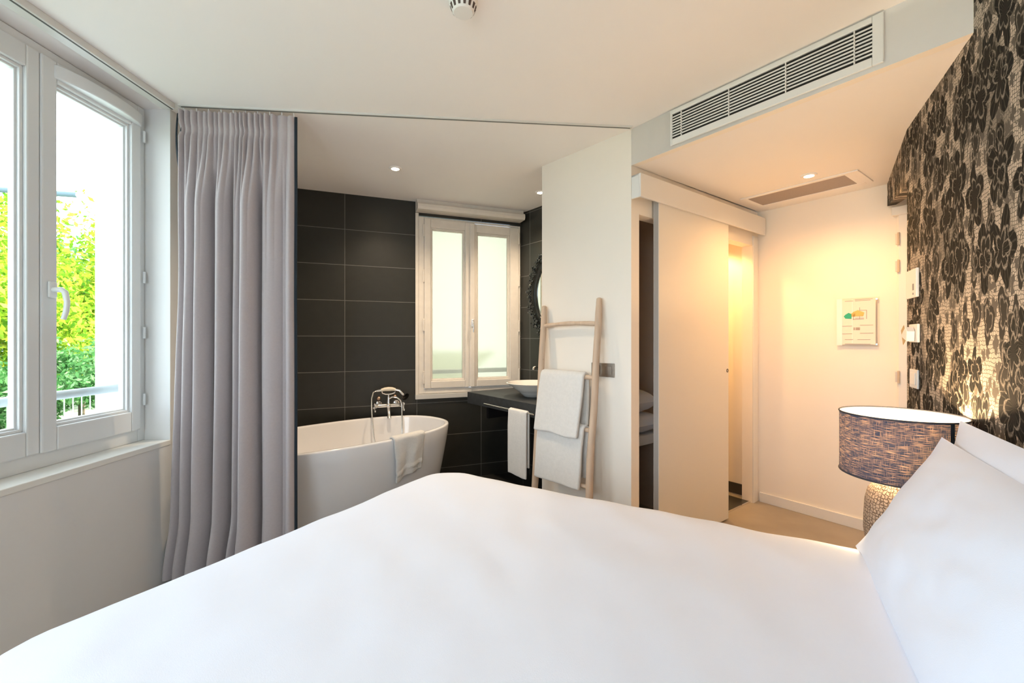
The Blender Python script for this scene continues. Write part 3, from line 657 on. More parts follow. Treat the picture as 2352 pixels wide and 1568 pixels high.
# ------------------------------------------------------------------ evacuation plan
t0 = tw('entrance',1924); t1 = tw('entrance',2022); zc = (zw('entrance',1973,684)+zw('entrance',1973,795))/2
ev = onwall('evacuation_plan', 'clear acrylic evacuation plan board on the entrance wall', 'sign', 'entrance', (t0+t1)/2, .012, zc); ww = (t1-t0)/2; hh = .165
MB().box(-ww, ww, -.004, -.001, -hh, hh).build('acrylic_panel', ACRYL, ev, bevel=.0008)
for x in (-ww+.015, ww-.015):
    for z in (-hh+.015, hh-.015): MB().tube([(x,-.007,z),(x,.0115,z)], .006, 12).build('standoff', CHROME, ev, smooth=True)
INK = mat('grey ink', (.42,.34,.30), .7); GRN = mat('green print', (.03,.42,.25), .6); YEL = mat('ochre print', (.72,.50,.15), .6); STR = mat('white strip print', (.92,.90,.86), .5); PAP = mat('pale print sheet', (.84,.77,.68), .6)
MB().box(-ww+.016, ww-.02, -.0062, -.0045, -hh+.012, hh-.012).build('printed_sheet', PAP, ev)
e = MB(); e.box(-ww, -ww+.032, -.0075, -.0063, -hh+.005, hh-.002); e.box(-.030,-.027,-.0070,-.0063,-hh+.02,hh-.01); e.build('white_strip', STR, ev)
l = MB()
def ln_(xa, xb, z, t=.0016): MB().box(xa*ww, xb*ww, -.0073, -.0063, z*hh-t, z*hh+t).build('print_line', INK, ev)
for xa, xb, z in ((-.6,-.2,.88),(-.12,.7,.93),(-.12,.6,.88),(-.75,-.25,-.16),(.12,.72,-.13),(-.75,-.25,-.48),(.12,.72,-.46),(-.6,-.2,-.72),(.0,.6,-.72),(-.2,.3,.12),(.1,.42,.48),(-.6,.6,-.9),(-.1,.3,.16)): ln_(xa, xb, z)
for x, za, zb2 in ((.42,.12,.48),(.1,.12,.6),(-.2,.1,.35)): MB().box(x*ww-.0015, x*ww+.0015, -.0073, -.0063, za*hh, zb2*hh).build('print_line', INK, ev)
for x in (-.15,-.05,.02,.08): MB().box(x*ww-.004, x*ww+.004, -.0073, -.0063, -.33*hh, -.22*hh).build('print_mark', INK, ev)
gx, gz = -.42*ww, .25*hh
MB().prism([(-.028,0),(-.018,-.016),(.016,-.018),(.018,.014),(0,.024),(-.018,.012)], .0063, .0075, Matrix.Translation((gx,0,gz)) @ Matrix.Rotation(pi/2,4,'X')).build('green_area', GRN, ev)
MB().prism([(-.03,-.02),(.03,-.02),(.035,.004),(.0,.022),(-.03,.008)], .0063, .0075, Matrix.Translation((.02*ww,0,.36*hh)) @ Matrix.Rotation(pi/2,4,'X')).prism([(-.01,-.012),(.01,-.012),(.012,.012),(-.01,.012)], .0063, .0075, Matrix.Translation((-.2*ww,0,.3*hh)) @ Matrix.Rotation(pi/2,4,'X')).build('ochre_area', YEL, ev)

# ------------------------------------------------------------------ vanity worktop, basin, tap, mirror, towel bar
TD = .61
vt = thing('vanity_worktop', 'dark slate vanity worktop under the frosted window', 'worktop', wpt('vanity',0), WL['vanity'][2])
MB().box(.004, .995, -TD, -.002, .725, .825).build('slab', COUNTER, vt, bevel=.003)
MB().box(.15, .18, -.50, -.05, .60, .724).build('bracket', BLACKM, vt)
tb = thing('towel_bar', 'chrome towel bar on the front of the dark worktop', 'towel bar', wpt('vanity',0), WL['vanity'][2])
ba = .345; bz = .762
MB().tube([(ba,-TD-.045,bz),(.98,-TD-.045,bz)], .006, 12).build('bar', CHROME, tb, smooth=True)
for x in (ba+.03, .93): MB().tube([(x,-TD-.045,bz),(x,-TD+.002,bz)], .006, 10).build('bracket', CHROME, tb, smooth=True)
def drape(name, label, loc, rz, wdt, front, back, r, m, seed=0, sk=0.0, th=.010, fold=.006, slope=0.0, hem=True, group=None, over=.03):
    """cloth over a horizontal bar along local x; front = -y side"""
    L_ = front+back+pi*r; 
    def f_(i, j):
        s = j*L_; x = (i-.5)*wdt
        if s < back: y, z = r, -(back-s)
        elif s < back+pi*r:
            q_ = (s-back)/r; y, z = r*cos(q_), r*sin(q_)
        else: y, z = -r, -(s-back-pi*r)
        dz = max(0, -z); k = min(1, dz/.12)
        sd_ = -1 if y < 0 else 1
        y += fold*k*noise.noise(Vector((x*14+seed, z*2.5, seed)))*2 + fold*.6*k*sin(x/wdt*7+seed+z*2)
        y -= slope*dz*(1 if sd_ < 0 else .2)
        z += -.02*k*noise.noise(Vector((x*5+seed, 3, 0))) + (i-.5)*sk*k
        return (x*(1-.02*k*cos(seed+z*3)) + .010*k*noise.noise(Vector((seed, z*5, 1))), y, z)
    o = MB().grid(f_, 28, 44).build(name, m, smooth='all', loc=loc, rz=rz, solid=th)
    q_ = o.modifiers.new('bev', 'BEVEL'); q_.width = th*.35; q_.segments = 2; q_.limit_method = 'ANGLE'; q_.angle_limit = radians(60)
    return tag(o, label, 'towel', group)
tcx = ba+.235
def ray_line(px, ox, oy, a_):
    r_ = (px-1176)/1000; return (r_*oy-ox)/(cos(a_)-r_*sin(a_))
vb = wpt('vanity', 0, TD+.045)
ta, tb2 = ray_line(1170, vb.x, vb.y, WL['vanity'][2]), ray_line(1214, vb.x, vb.y, WL['vanity'][2])
drape('hand_towel', 'white hand towel hanging from the bar of the dark worktop', wpt('vanity', (ta+tb2)/2, TD+.045, bz), WL['vanity'][2], abs(tb2-ta)*.93, .475, .40, .013, TOWEL, 2, th=.012, fold=.004)
# basin
ta_ = .60
bs = thing('wash_basin', 'white bowl basin standing on the dark worktop', 'basin', wpt('vanity', ta_, .34, .825), WL['vanity'][2])
MB().lathe([(.07,.0),(.08,.003),(.12,.04),(.175,.085),(.215,.108),(.222,.114),(.215,.116),(.20,.108),(.16,.07),(.10,.025),(.03,.015)], 48).build('bowl', CERAM, bs, smooth=True)
MB().lathe([(.001,.02),(.022,.02),(.022,.015),(.001,.015)], 20).build('drain', CHROME, bs)
tp = thing('basin_tap', 'chrome wall tap with white lever above the bowl basin', 'tap', wpt('vanity', .42, 0, 1.05), WL['vanity'][2])
MB().lathe([(.001,0),(.032,0),(.032,.012),(.016,.016),(.016,.05),(.001,.05)], 24, Matrix.Rotation(pi/2,4,'X')).build('body', CHROME, tp, smooth=True)
MB().tube([(0,-.04,0),(0,-.17,0),(0,-.185,-.006),(0,-.19,-.025)], .011, 12).build('spout', CHROME, tp, smooth=True)
MB().tube([(.0,-.035,.012),(.0,-.035,.075)], [.010,.013], 12).build('lever', CERAM, tp, smooth=True)
# mirror
mt = .44; mz = 1.705
mr_ = thing('mirror', 'oval mirror in an ornate carved black frame on the tiled wall', 'mirror', wpt('vanity', mt, 0, mz), WL['vanity'][2])
sa, sb = .185, .27
el = lambda t, k, y: ((sa+k)*cos(t), y, (sb+k)*sin(t))
n = 64; mg = MB(); mg.add([el(2*pi*i/n,0,-.014) for i in range(n)]+[el(2*pi*i/n,0,-.006) for i in range(n)], [tuple(range(n)), tuple(range(n,2*n))[::-1]]+[(i,i+n,(i+1)%n+n,(i+1)%n) for i in range(n)])
MG = mat('mirror silver', (.9,.9,.88), .02, 1.0); mg.build('mirror_glass', MG, mr_)
rg_ = MB(); prof = [(-.004,-.012),(.0,-.028),(.012,-.034),(.022,-.028),(.030,-.030),(.042,-.022),(.048,-.001),(-.004,-.001)]
rr = [[el(2*pi*i/n, k, y) for i in range(n)] for k, y in prof]; rr.append(rr[0]); rg_.rings(rr, False, False); rg_.build('inner_rim', FRAMEB, mr_, smooth=True)
cv = MB(); rnd = random.Random(3)
for i in range(56):
    t = 2*pi*i/56; big = 1+.5*(abs(sin(t))**8)
    for k in range(4):
        kk = .055+.045*rnd.random()*big+.012*k; tt = t+rnd.uniform(-.06,.06)
        p = el(tt, kk, -.016-.02*rnd.random()); cv.ball(p, .008+.012*rnd.random(), .009, .006+.010*rnd.random(), 8, Matrix.Rotation(-tt+rnd.uniform(-.6,.6),4,'Y'))
for i in range(22):
    t = 2*pi*(i+.5)/22; sg = 1 if i % 2 else -1; p0_ = Vector(el(t,.05,-.02)); big = 1+.8*(abs(sin(t))**10)
    nrm = Vector((cos(t)/ (sa), 0, sin(t)/(sb))).normalized(); tn = Vector((-nrm.z,0,nrm.x))*sg
    pts = []
    for k in range(12):
        q_ = k/11; an = q_*5.0; rr_ = .026*big*(1-q_*.75); pts.append(p0_+nrm*(.030*big+sin(an)*rr_*.9)+tn*(.018-cos(an)*rr_))
    cv.tube(pts, [.009*(1-.6*k/11) for k in range(12)], 8)
for sg in (1,-1):
    for k in range(5):
        cv.ball((.02*(k-2), -.022, sg*(sb+.075+.018*(2-abs(k-2)))), .012, .010, .022, 8, Matrix.Rotation(.35*(k-2)*sg,4,'Y'))
cv.build('carved_frame', FRAMEB, mr_, smooth='all')

# ------------------------------------------------------------------ bathtub
u45 = Vector((.7071,.7071)); n45 = Vector((.7071,-.7071)); tcen = u45*1.345+n45*(-3.005)
tub = thing('bathtub', 'freestanding oval white bathtub beside the dark tiled wall', 'bathtub', (tcen.x,tcen.y,.006), pi/4)
ZR = .634
def ring(a_, b_, z, n=96, e=2.35):
    pts = []
    for i in range(n):
        t = 2*pi*i/n; c_, s_ = cos(t), sin(t); pts.append((a_*math.copysign(abs(c_)**(2/e), c_), b_*math.copysign(abs(s_)**(2/e), s_), z))
    return pts
A0, B0 = .80, .448
rs = [ring(A0-.125, B0-.115, 0), ring(A0-.115, B0-.105, .01)]
for k in range(1, 9): q_ = k/9; rs.append(ring(A0-.115*(1-q_)**1.15, B0-.105*(1-q_)**1.15, .01+q_*(ZR-.03)))
rs += [ring(A0, B0, ZR-.012), ring(A0-.003, B0-.003, ZR-.003), ring(A0-.010, B0-.010, ZR), ring(A0-.024, B0-.024, ZR), ring(A0-.031, B0-.031, ZR-.004), ring(A0-.034, B0-.034, ZR-.014)]
for k in range(1, 9): q_ = k/8; rs.append(ring(A0-.034-.16*q_**1.6, B0-.034-.13*q_**1.6, ZR-.014-q_*(ZR-.19)))
rs += [ring(A0-.26, B0-.22, .145), ring(.3, .1, .14)]
MB().rings(rs).build('tub_shell', TUBM, tub, smooth='all')
MB().lathe([(.001,.148),(.03,.148),(.032,.143),(.001,.143)], 24, Matrix.Translation((.25,0,0))).build('drain', CHROME, tub)
# towel on the near rim
fr = [ (u45*u_+n45*v_) for u_, v_ in ((0,0),)]
tux = .0
def rim_y(x): return -(B0)*(1-abs(x/A0)**2.35)**(1/2.35)
def local_at(px):    # x on the near rim where the view ray of px crosses
    best = None
    for k in range(-790, 790, 5):
        x = k/1000; p = tcen+u45*x+n45*(-rim_y(x)); v_ = abs(p.x/p.y-(px-1176)/1000)
        if best is None or v_ < best[0]: best = (v_, x)
    return best[1]
xa, xb = local_at(903), local_at(973)
tw_mid = (xa+xb)/2
def tubtowel(i, j):
    x = lerp(xa, xb, i); fr_, bk = .245, .12; L_ = fr_+bk+.05; s = j*L_
    yo = rim_y(x); inn = yo+.036
    if s < bk: y, z = inn+.010, ZR-.012-(bk-s); 
    elif s < bk+.05: q_ = (s-bk)/.05; y, z = lerp(inn+.010, yo-.010, q_), ZR+.010
    else:
        d = s-bk-.05; y, z = yo-.012+d*.155, ZR-d
    if s >= bk+.05:
        d = s-bk-.05; k = min(1, d/.1); y -= .016*k*(sin(i*11+d*6)*.5+.5)+.006*(abs(d-.19)<.012); z -= .05*k*(1-i)**2+.01*noise.noise(Vector((i*4,1,0))); x += -.02*k*(i-.6)+.02*k*(1-i)*d/.3
    return (x, y, z)
def smoothpath(f_, i, j):
    e = .012; ps = [Vector(f_(i, min(1,max(0,j+d)))) for d in (-e,-e/2,0,e/2,e)]; return sum(ps, Vector())/5
to = MB().grid(lambda i,j: smoothpath(tubtowel,i,j), 30, 60).build('bath_towel', TOWEL, smooth='all', loc=tub.location, rz=pi/4, solid=.013)
tag(to, 'small white towel draped over the near rim of the bathtub', 'towel')
# bath mixer on the tiled wall
tm = tw('tiled', 893, .12); zm = zw('tiled', 893, 932, .12)
mx_ = onwall('bath_mixer', 'chrome telephone-style bath mixer with hand shower on the tiled wall', 'tap', 'tiled', tm, 0, zm)
b = MB(); b.tube([(-.085,-.10,0),(.085,-.10,0)], .016, 16)
for x in (-.075,.075): b.tube([(x,-.10,0),(x,-.05,.0),(x,-.0,.0)], .012, 12); b.lathe([(.001,0),(.033,0),(.030,.008),(.016,.014),(.001,.014)], 24, Matrix.Translation((x,0,0)) @ Matrix.Rotation(pi/2,4,'X'))
b.tube([(0,-.10,0),(0,-.10,.075)], [.014,.010], 14); b.ball((0,-.10,0), .024)
b.build('body', CHROME, mx_, smooth=True)
MB().tube([(0,-.10,-.005),(0,-.12,-.05),(0,-.15,-.075),(0,-.17,-.10)], [.016,.014,.014,.016], 14).build('spout', CHROME, mx_, smooth=True)
for x in (-.105,.105):
    h = MB().tube([(x*.8,-.10,0),(x*1.08,-.115,-.008)], .013, 12).ball((x*1.12,-.118,-.010), .014); 
    for k in range(4):
        t = pi/4+k*pi/2; h.tube([(x*1.12,-.118,-.010),(x*1.12+.006,-.118+.034*cos(t),-.010+.034*sin(t))], [.007,.005], 8); h.ball((x*1.12+.006,-.118+.036*cos(t),-.010+.036*sin(t)), .0085)
    h.build('cross_handle', CHROME, mx_, smooth=True)
for x, z in ((-.075,.055),(.06,.065)): MB().ball((x,-.03,z), .020).tube([(x,-.03,z),(x*.9,0,z)], .008, 8).build('wall_knob', mat('copper knob', (.55,.38,.28), .2, 1.0), mx_, smooth=True)
b = MB(); b.tube([(0,-.10,.07),(0,-.10,.10)], .008, 10)
b.tube([(-.055,-.10,.128),(-.05,-.10,.108),(-.025,-.10,.098),(0,-.10,.097),(.025,-.10,.098),(.05,-.10,.108),(.055,-.10,.128)], .0055, 8)
b.build('cradle', CHROME, mx_, smooth=True)
hs_ = MB().tube([(-.060,-.10,.134),(-.03,-.10,.140),(0,-.10,.141),(.03,-.10,.140),(.055,-.10,.134)], [.012,.016,.018,.016,.012], 14).build('hand_shower', mat('cream handle', (.80,.72,.58), .25), mx_, smooth=True)
MB().tube([(-.10,-.10,.128),(-.06,-.10,.134)], [.008,.012], 10).build('hose_connector', CHROME, hs_, smooth=True)
MB().tube([(.055,-.10,.134),(.09,-.11,.125),(.11,-.12,.10),(.122,-.131,.086),(.121,-.130,.090)], [.012,.010,.011,.012,.012], 12).lathe([(.001,-.004),(.012,0),(.03,.02),(.034,.028),(.001,.030)], 24, Matrix.Translation((.122,-.13,.088)) @ Matrix.Rotation(radians(125),4,'X') @ Matrix.Rotation(radians(30),4,'Y')).build('shower_head', CHROME, hs_, smooth=True)
MB().tube([(0,-.10,.055),(.03,-.12,.075),(.065,-.13,.070),(.095,-.135,.045),(.105,-.14,.01),(.105,-.15,-.05),(.100,-.20,-.14),(.098,-.22,-.26)], .0065, 10).build('hose', CHROME, mx_, smooth=True)
MB().tube([(-.10,-.10,.128),(-.125,-.11,.118),(-.138,-.12,.07),(-.14,-.14,.0),(-.137,-.18,-.10),(-.128,-.24,-.22),(-.115,-.28,-.33),(-.085,-.30,-.40)], .0065, 10).build('hose', CHROME, mx_, smooth=True)

# ------------------------------------------------------------------ ladder and its towels
x0,y0,a = WL['partition']; LD = thing('ladder', 'rustic pale wooden towel ladder leaning on the partition wall', 'ladder', (x0,y0,0), a)
def post(ta, tb_, zt, seed):
    pts = []; rr = []
    for k in range(17):
        q_ = k/16; z = .0+zt*q_; off = lerp(.165, .026, q_); pts.append((lerp(tb_, ta, q_)+.006*noise.noise(Vector((seed,q_*4,0)))*2, -off, z)); rr.append((.0235-.003*q_)*(1+.08*noise.noise(Vector((seed,q_*9,2)))) )
    rr[-1] *= .8; pts.append((pts[-1][0],pts[-1][1],zt+.006)); rr.append(.008); return pts, rr
pa = post(.048, .075, 1.522, 1); pb = post(.520, .530, 1.545, 5)
MB().tube(*pa, 14).build('upright', WOOD, LD, smooth=True); MB().tube(*pb, 14).build('upright', WOOD, LD, smooth=True)
def on(pp, z): 
    for k in range(len(pp[0])-1):
        if pp[0][k][2] <= z <= pp[0][k+1][2]:
            q_ = (z-pp[0][k][2])/(pp[0][k+1][2]-pp[0][k][2]); return Vector(pp[0][k]).lerp(Vector(pp[0][k+1]), q_)
RZ = [1.385, 1.055, .735, .40]
for i, z in enumerate(RZ):
    p_, q_ = on(pa, z), on(pb, z+.005); pts = [p_.lerp(q_, k/8)+Vector((0,0,.010*sin(pi*k/8)*(1 if i == 0 else .3))) for k in range(9)]
    MB().tube(pts, [.014+.0015*sin(k*2.1+i) for k in range(9)], 12).build('rung', WOOD, LD, smooth=True)
a_l, b_l = on(pa, RZ[1]), on(pb, RZ[1])
def lt(name, label, z, xa_, xb_, front, back, seed, sk, sl=.10):
    c_ = on(pa, z).lerp(on(pb, z), .5); M = Matrix.Translation((x0,y0,0)) @ Matrix.Rotation(a,4,'Z')
    return drape(name, label, M @ Vector(((xa_+xb_)/2, c_.y, z+.002)), a, xb_-xa_, front, back, .024, TOWEL, seed, sk, th=.024, fold=.005, slope=sl)
lt('folded_towel', 'upper folded white towel over the second ladder rung', RZ[1], .085, .455, .365, .30, 3, -.0, .18)
lt('folded_towel', 'lower folded white towel over the third ladder rung', RZ[2], .09, .478, .355, .30, 8, -.0)

# ------------------------------------------------------------------ bed, duvet, pillows ; local x = toward headboard wall, y = along it
bc = Vector((.866,-.5))*(-.455)+Vector((.5,.866))*.99; BA = -pi/6
bed = thing('bed', 'double bed mostly hidden under white bedding', 'bed', (bc.x,bc.y,0), BA)
BL, BW = 2.02, 1.60
MB().box(-BL/2+.03, BL/2, -BW/2+.03, BW/2-.03, .08, .30).build('base', mat('bed base cloth', (.30,.29,.28), .9), bed, bevel=.01)
MB().box(-BL/2+.02, BL/2, -BW/2+.02, BW/2-.02, .302, .545).build('mattress', mat('mattress cloth', (.8,.8,.8), .9), bed, bevel=.03)
for x in (-BL/2+.10, BL/2-.10):
    for y in (-BW/2+.10, BW/2-.10): MB().box(x-.025,x+.025,y-.025,y+.025,0,.08).build('leg', BLACKM, bed)
def rrect(a_, b_, r, n=200):
    pts = []; per = 2*((a_-r)*2+(b_-r)*2)+2*pi*r
    for i in range(n):
        s = per*i/n
        segs = [((a_,-(b_-r)),(0,1),2*(b_-r)),('c',(a_-r,b_-r),0),((a_-r,b_),(-1,0),2*(a_-r)),('c',(-(a_-r),b_-r),pi/2),((-a_,b_-r),(0,-1),2*(b_-r)),('c',(-(a_-r),-(b_-r)),pi),((-(a_-r),-b_),(1,0),2*(a_-r)),('c',(a_-r,-(b_-r)),1.5*pi)]
        for g_ in segs:
            L_ = pi*r/2 if g_[0] == 'c' else g_[2]
            if s <= L_+1e-9:
                if g_[0] == 'c': t = g_[2]+s/r; pts.append((g_[1][0]+r*cos(t), g_[1][1]+r*sin(t)))
                else: pts.append((g_[0][0]+g_[1][0]*s, g_[0][1]+g_[1][1]*s))
                break
            s -= L_
    return pts
out_ = rrect(BL/2+.030, BW/2+.030, .16, 240); rs = []
def wr(x, y): return .006*noise.noise(Vector((x*1.7, y*1.7, 3)))+.0022*noise.noise(Vector((x*7+y*3, y*6, 1)))*2
NR = 44
for k in range(NR+1):
    f_ = (k+.15)/(NR+.15)*.955; r_ = []
    for x, y in out_:
        X, Y = x*f_, y*f_; e_ = max(0, f_-.80)/.155; cx = max(0,-X-.75)*max(0,Y-.55)
        r_.append((X, Y, .632+.012*(1-f_*f_)-.016*e_**2.2+wr(X,Y)))
    rs.append(r_)
for k, (s_, z) in enumerate(((.972,.606),(.985,.592),(.995,.570),(1.0,.54),(1.004,.47),(1.006,.40),(1.008,.33),(1.010,.27),(1.008,.262))):
    rs.append([(x*s_+.010*noise.noise(Vector((x*4,y*4,9)))*min(1,k/5), y*s_+.010*noise.noise(Vector((x*4,y*4,5)))*min(1,k/5), z) for x, y in out_])
for s_, z in ((.985,.262),(.985,.40),(.985,.548)): rs.append([(x*s_,y*s_,z) for x, y in out_])
dv_ = MB().rings(rs, True, False).build('duvet', LINEN, smooth='all', loc=(bc.x,bc.y,0), rz=BA); tag(dv_, 'smooth white duvet covering the whole bed', 'duvet')
def pillow(label, n0, z0, n1, z1, s0, s1, th, seed, group=None):
    """leaning pillow: lower edge at (n0,z0), upper edge at (n1,z1), from s0 to s1 along the headboard"""
    up = Vector((n1-n0, 0, z1-z0)); hgt = up.length; tilt = atan2(up.x, up.z); wdt = s1-s0
    mb = MB(); n = 40
    def sf(sgn):
        def f_(i, j):
            u = i*2-1; v_ = j*2-1
            t = (max(0,1-abs(u)**2.6)*max(0,1-abs(v_)**2.6))**.85
            pinch = 1-.02*(1-u*u)*(abs(v_)**4); pu = 1-.065*(1-v_*v_)*(abs(u)**4)
            y = u*wdt/2*pu; z = v_*hgt/2*pinch
            w1 = .010*noise.noise(Vector((u*2.2+seed, v_*2.2, sgn*2)))+.004*noise.noise(Vector((u*7+seed, v_*5, sgn)))+.004*noise.noise(Vector((u*3+v_*4, seed, 1)))
            return (sgn*(t*th/2)+w1*(t+.1), y, z)
        return f_
    mb.grid(sf(-1), n, n); k = len(mb.f); mb.grid(sf(1), n, n); mb.f[k:] = [f[::-1] for f in mb.f[k:]]
    for i_ in range(0, k): mb.f[i_] = mb.f[i_][::-1]
    mid = Vector(((n0+n1)/2, (s0+s1)/2, (z0+z1)/2))
    Mx = Matrix.Rotation(BA,4,'Z') @ Matrix.Translation(mid) @ Matrix.Rotation(tilt,4,'Y')
    o = mb.build('pillow', LINEN, smooth='all'); o.matrix_world = Mx; return tag(o, label, 'pillow')
pillow('rear white pillow standing upright against the lace wall', .42, .655, .520, 1.050, .80, 1.835, .11, 2)
pillow('front white pillow leaning in front of the rear pillow', .262, .620, .470, 1.00, .84, 1.80, .13, 6)

# ------------------------------------------------------------------ bedside lamp on a small stand
lc = Vector((1.388, 1.555))
st = thing('bedside_stand', 'small round bedside stand hidden behind the bed under the lamp', 'side table', (lc.x,lc.y,0), 0)
MB().lathe([(.13,.47),(.13,.495),(.001,.495)], 32).build('table_top', WHITE, st, smooth=True, bevel=.002)
MB().lathe([(.10,0),(.10,.012),(.02,.02),(.018,.47),(.001,.47)], 24).build('pedestal', BLACKM, st, smooth=True)
lm = thing('table_lamp', 'bedside lamp with navy drum shade and woven-pattern pale base', 'lamp', (lc.x,lc.y,.495), radians(-20))
MB().lathe([(.060,0),(.075,.004),(.098,.05),(.105,.11),(.104,.16),(.101,.215),(.092,.255),(.070,.288),(.030,.303),(.020,.312)], 64).build('lamp_base', CRACK, lm, smooth='all')
sr_ = .176; z0, z1 = .318, .535
MB().tube([(0,0,.305),(0,0,.385)], .010, 12).build('socket', CHROME, lm, smooth=True)
MB().ball((0,0,.42), .028, .028, .036, 16).build('bulb', BULB, lm, smooth=True)
sh = MB()
def cyl(r_, i, j): return (r_*cos(2*pi*i), r_*sin(2*pi*i), lerp(z0, z1, j))
so = MB().grid(lambda i,j: cyl(sr_, i, j), 96, 8).build('lamp_shade', SHADE, lm, smooth='all')
MB().grid(lambda i,j: cyl(sr_-.002, i, j), 96, 4).build('shade_lining', LINING, so, smooth='all')
for z in (z0, z1): MB().tube([(sr_*cos(2*pi*k/64), sr_*sin(2*pi*k/64), z) for k in range(65)], .0028, 8, cap=False).build('shade_rim', mat('navy rim', (.03,.035,.05), .6), so, smooth='all')
MB().grid(lambda i,j: ((sr_+.0015)*cos(-1.22+.075*i), (sr_+.0015)*sin(-1.22+.075*i), lerp(z0+.002,z1-.002,j)), 4, 2).build('shade_seam', NAVY, so, solid=.001)
light('table_lamp_light', 'POINT', (lc.x,lc.y,.495+.45), 9.5, (1.0,.66,.36), shadow_soft_size=.03)

# ------------------------------------------------------------------ outside: ground, fence, hedge, trees, cable
GR = mat('lawn', (.30,.33,.24), .9, noise_amt=.4, noise_scale=1.5)
tag(MB().box(-60,-2.3,-20,60,-.60,-.50).build('lawn', GR), 'sunlit pale garden ground outside the left window', 'ground', kind='structure')
TER = mat('pale blue grey terrace', (.52,.55,.60), .8, noise_amt=.1)
tag(MB().box(-3,9,.35,9,-.05,0).build('terrace', TER, loc=wpt('tiled',0), rz=WL['tiled'][2]), 'pale terrace ground outside the frosted window', 'ground', kind='structure')
tag(MB().tube([(.99,.20,.985),(1.965,.20,.985)], .022, 12).build('railing_bar', mat('pale railing paint', (.62,.64,.66), .5), smooth=True, loc=wpt('tiled',0), rz=WL['tiled'][2]), 'blurred grey bar seen through the foot of the frosted window', 'railing')
PATH = mat('pale path', (.75,.72,.66), .9)
fn_ = thing('garden_fence', 'pale metal garden fence below the trees outside', 'fence', (-7.2, 7.0, -.5), ang(.72,.69))
FM = mat('pale green fence paint', (.42,.52,.38), .5)
for z in (.10, .86): MB().box(-3.6,3.6,-.02,.02,z,z+.035).build('rail', FM, fn_)
for k in range(73): MB().box(-3.6+k*.1-.008,-3.6+k*.1+.008,-.008,.008,0,.93).build('picket', FM, fn_)
def leafcloud(name, mt_, cx, cy, cz, rx, ry, rz, n, size, seed, parent=None, clumps=22, loc=None):
    rn = random.Random(seed); mb = MB(); cs = []
    for k in range(clumps):
        while True:
            p = Vector((rn.uniform(-1,1), rn.uniform(-1,1), rn.uniform(-1,1)))
            if p.length < 1: break
        cs.append((Vector((p.x*rx*.8, p.y*ry*.8, p.z*rz*.8)), rn.uniform(.28,.5)))
    for k in range(n):
        c_, rr = rn.choice(cs); d = Vector((rn.gauss(0,1), rn.gauss(0,1), rn.gauss(0,1))).normalized()*(rn.random()**.45)*rr
        p = c_+Vector((d.x*rx, d.y*ry, d.z*rz))+Vector((cx,cy,cz)); s = size*rn.uniform(.6,1.3)
        a1 = Vector((rn.gauss(0,1),rn.gauss(0,1),rn.gauss(0,1))).normalized(); b1 = a1.cross(Vector((rn.gauss(0,1),rn.gauss(0,1),rn.gauss(0,1)))).normalized()
        mb.add([p-a1*s, p-b1*s*.45+a1*s*.1, p+a1*s, p+b1*s*.45+a1*s*.1], [(0,1,2,3)])
    return mb.build(name, mt_, parent, loc=loc)
LF1 = leaf_mat('lime leaves', (.10,.26,.02), (.32,.46,.03), (.62,.66,.10)); LF2 = leaf_mat('green leaves', (.05,.17,.04), (.14,.32,.10), (.34,.52,.24)); BARK = mat('bark', (.16,.12,.08), .9)
def tree(label, x, y, zc, rx, rz_, n, sz, seed, m):
    t = thing('tree', label, 'tree', (x,y,-.5)); MB().tube([(0,0,0),(.05,.05,zc*.5),(0,.1,zc+.5)], [.14,.10,.05], 10).build('trunk', BARK, t, smooth=True)
    leafcloud('foliage', m, 0,0,zc+.5, rx, rx, rz_, n, sz, seed, t, 34)
tree('tall lime-green tree directly behind the right window pane', -11.4, 12.2, 2.9, 2.3, 3.8, 17000, .085, 1, LF1)
tree('yellow-green tree filling the left window pane', -11.2, 8.9, 1.75, 2.2, 2.3, 15000, .085, 2, LF1)
tree('darker tree standing behind the lime-green trees', -16, 14.5, 2.2, 3.6, 2.6, 14000, .12, 3, LF2)
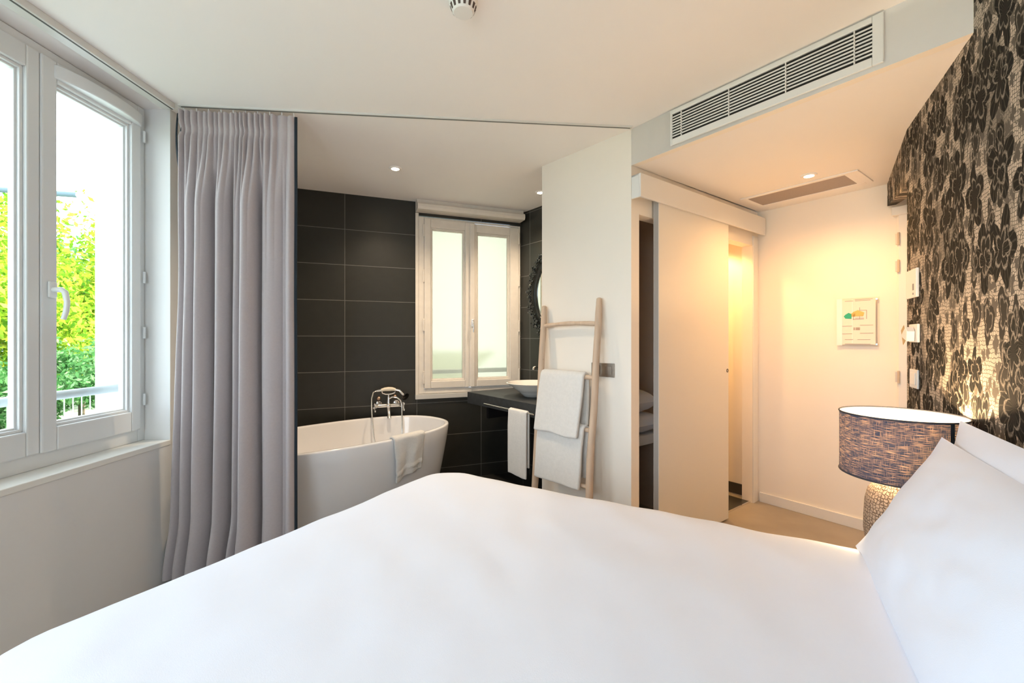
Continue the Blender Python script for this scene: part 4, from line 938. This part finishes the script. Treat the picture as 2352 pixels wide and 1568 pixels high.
b_ = thing('bush', 'rounded dark green bush behind the garden fence', 'bush', (-8.6,8.7,-.5)); leafcloud('foliage', LF2, 0,0,1.0, 1.2,1.2,.95, 8000, .055, 5, b_, 20)
MB().tube([(0,0,0),(0,0,1)], .05, 8).build('stem', BARK, b_)
b_ = thing('bush', 'low green bush left of the rounded bush', 'bush', (-9.6,7.7,-.5)); leafcloud('foliage', LF2, 0,0,.7, 1.3,1.2,.75, 7000, .055, 6, b_, 20)
MB().tube([(0,0,0),(0,0,.8)], .05, 8).build('stem', BARK, b_)
pp = thing('outdoor_pipe', 'dark horizontal overhead pipe crossing the sky before the lime-green trees', 'pipe', (-10.4, 7.5, -.5), 0)
MB().tube([(0,0,4.42),(1.58,0,4.36),(2.92,0,4.27)], .046, 12).build('pipe', mat('grey blue pipe', (.10,.15,.17), .6), pp, smooth=True)
MB().tube([(0,0,0),(0,0,4.44)], .06, 12).build('post', MATS['grey blue pipe'], pp, smooth=True)

def copy_tree(o, parent=None):
    c = o.copy(); COL.objects.link(c); c.parent = parent
    for ch in [x for x in list(COL.objects) if x.parent == o]: copy_tree(ch, c)
    return c
l2 = Vector((.866,-.5))*.40+Vector((.5,.866))*-.10  # unseen lamp and stand copies, added to throw warm light on the ceiling
k_ = copy_tree(lm); k_.location = (l2.x, l2.y, .495); k_['label'] = 'unseen copy of the bedside lamp added on the camera side for warm light'
k_ = copy_tree(st); k_.location = (l2.x, l2.y, 0); k_['label'] = 'unseen copy of the round stand added under the extra lamp'
light('added_lamp_light_near', 'POINT', (l2.x,l2.y,.495+.45), 9, (1.0,.66,.36), shadow_soft_size=.03)  # warm fill point inside the added lamp copy

GR_ = {'ceiling light':'recessed round downlights','pillow':'bed pillows against the headboard wall','lamp':'matching bedside lamps','side table':'round bedside stands','tree':'trees outside the left window','bush':'bushes behind the garden fence','switch':'switch plates'}
for o in COL.objects:
    if o.parent is None and o.get('category') in GR_ and 'closet' not in o.get('label',''): o['group'] = GR_[o['category']]
    if o.parent is None and o.name.startswith('folded_towel'): o['group'] = 'folded towels on the ladder'
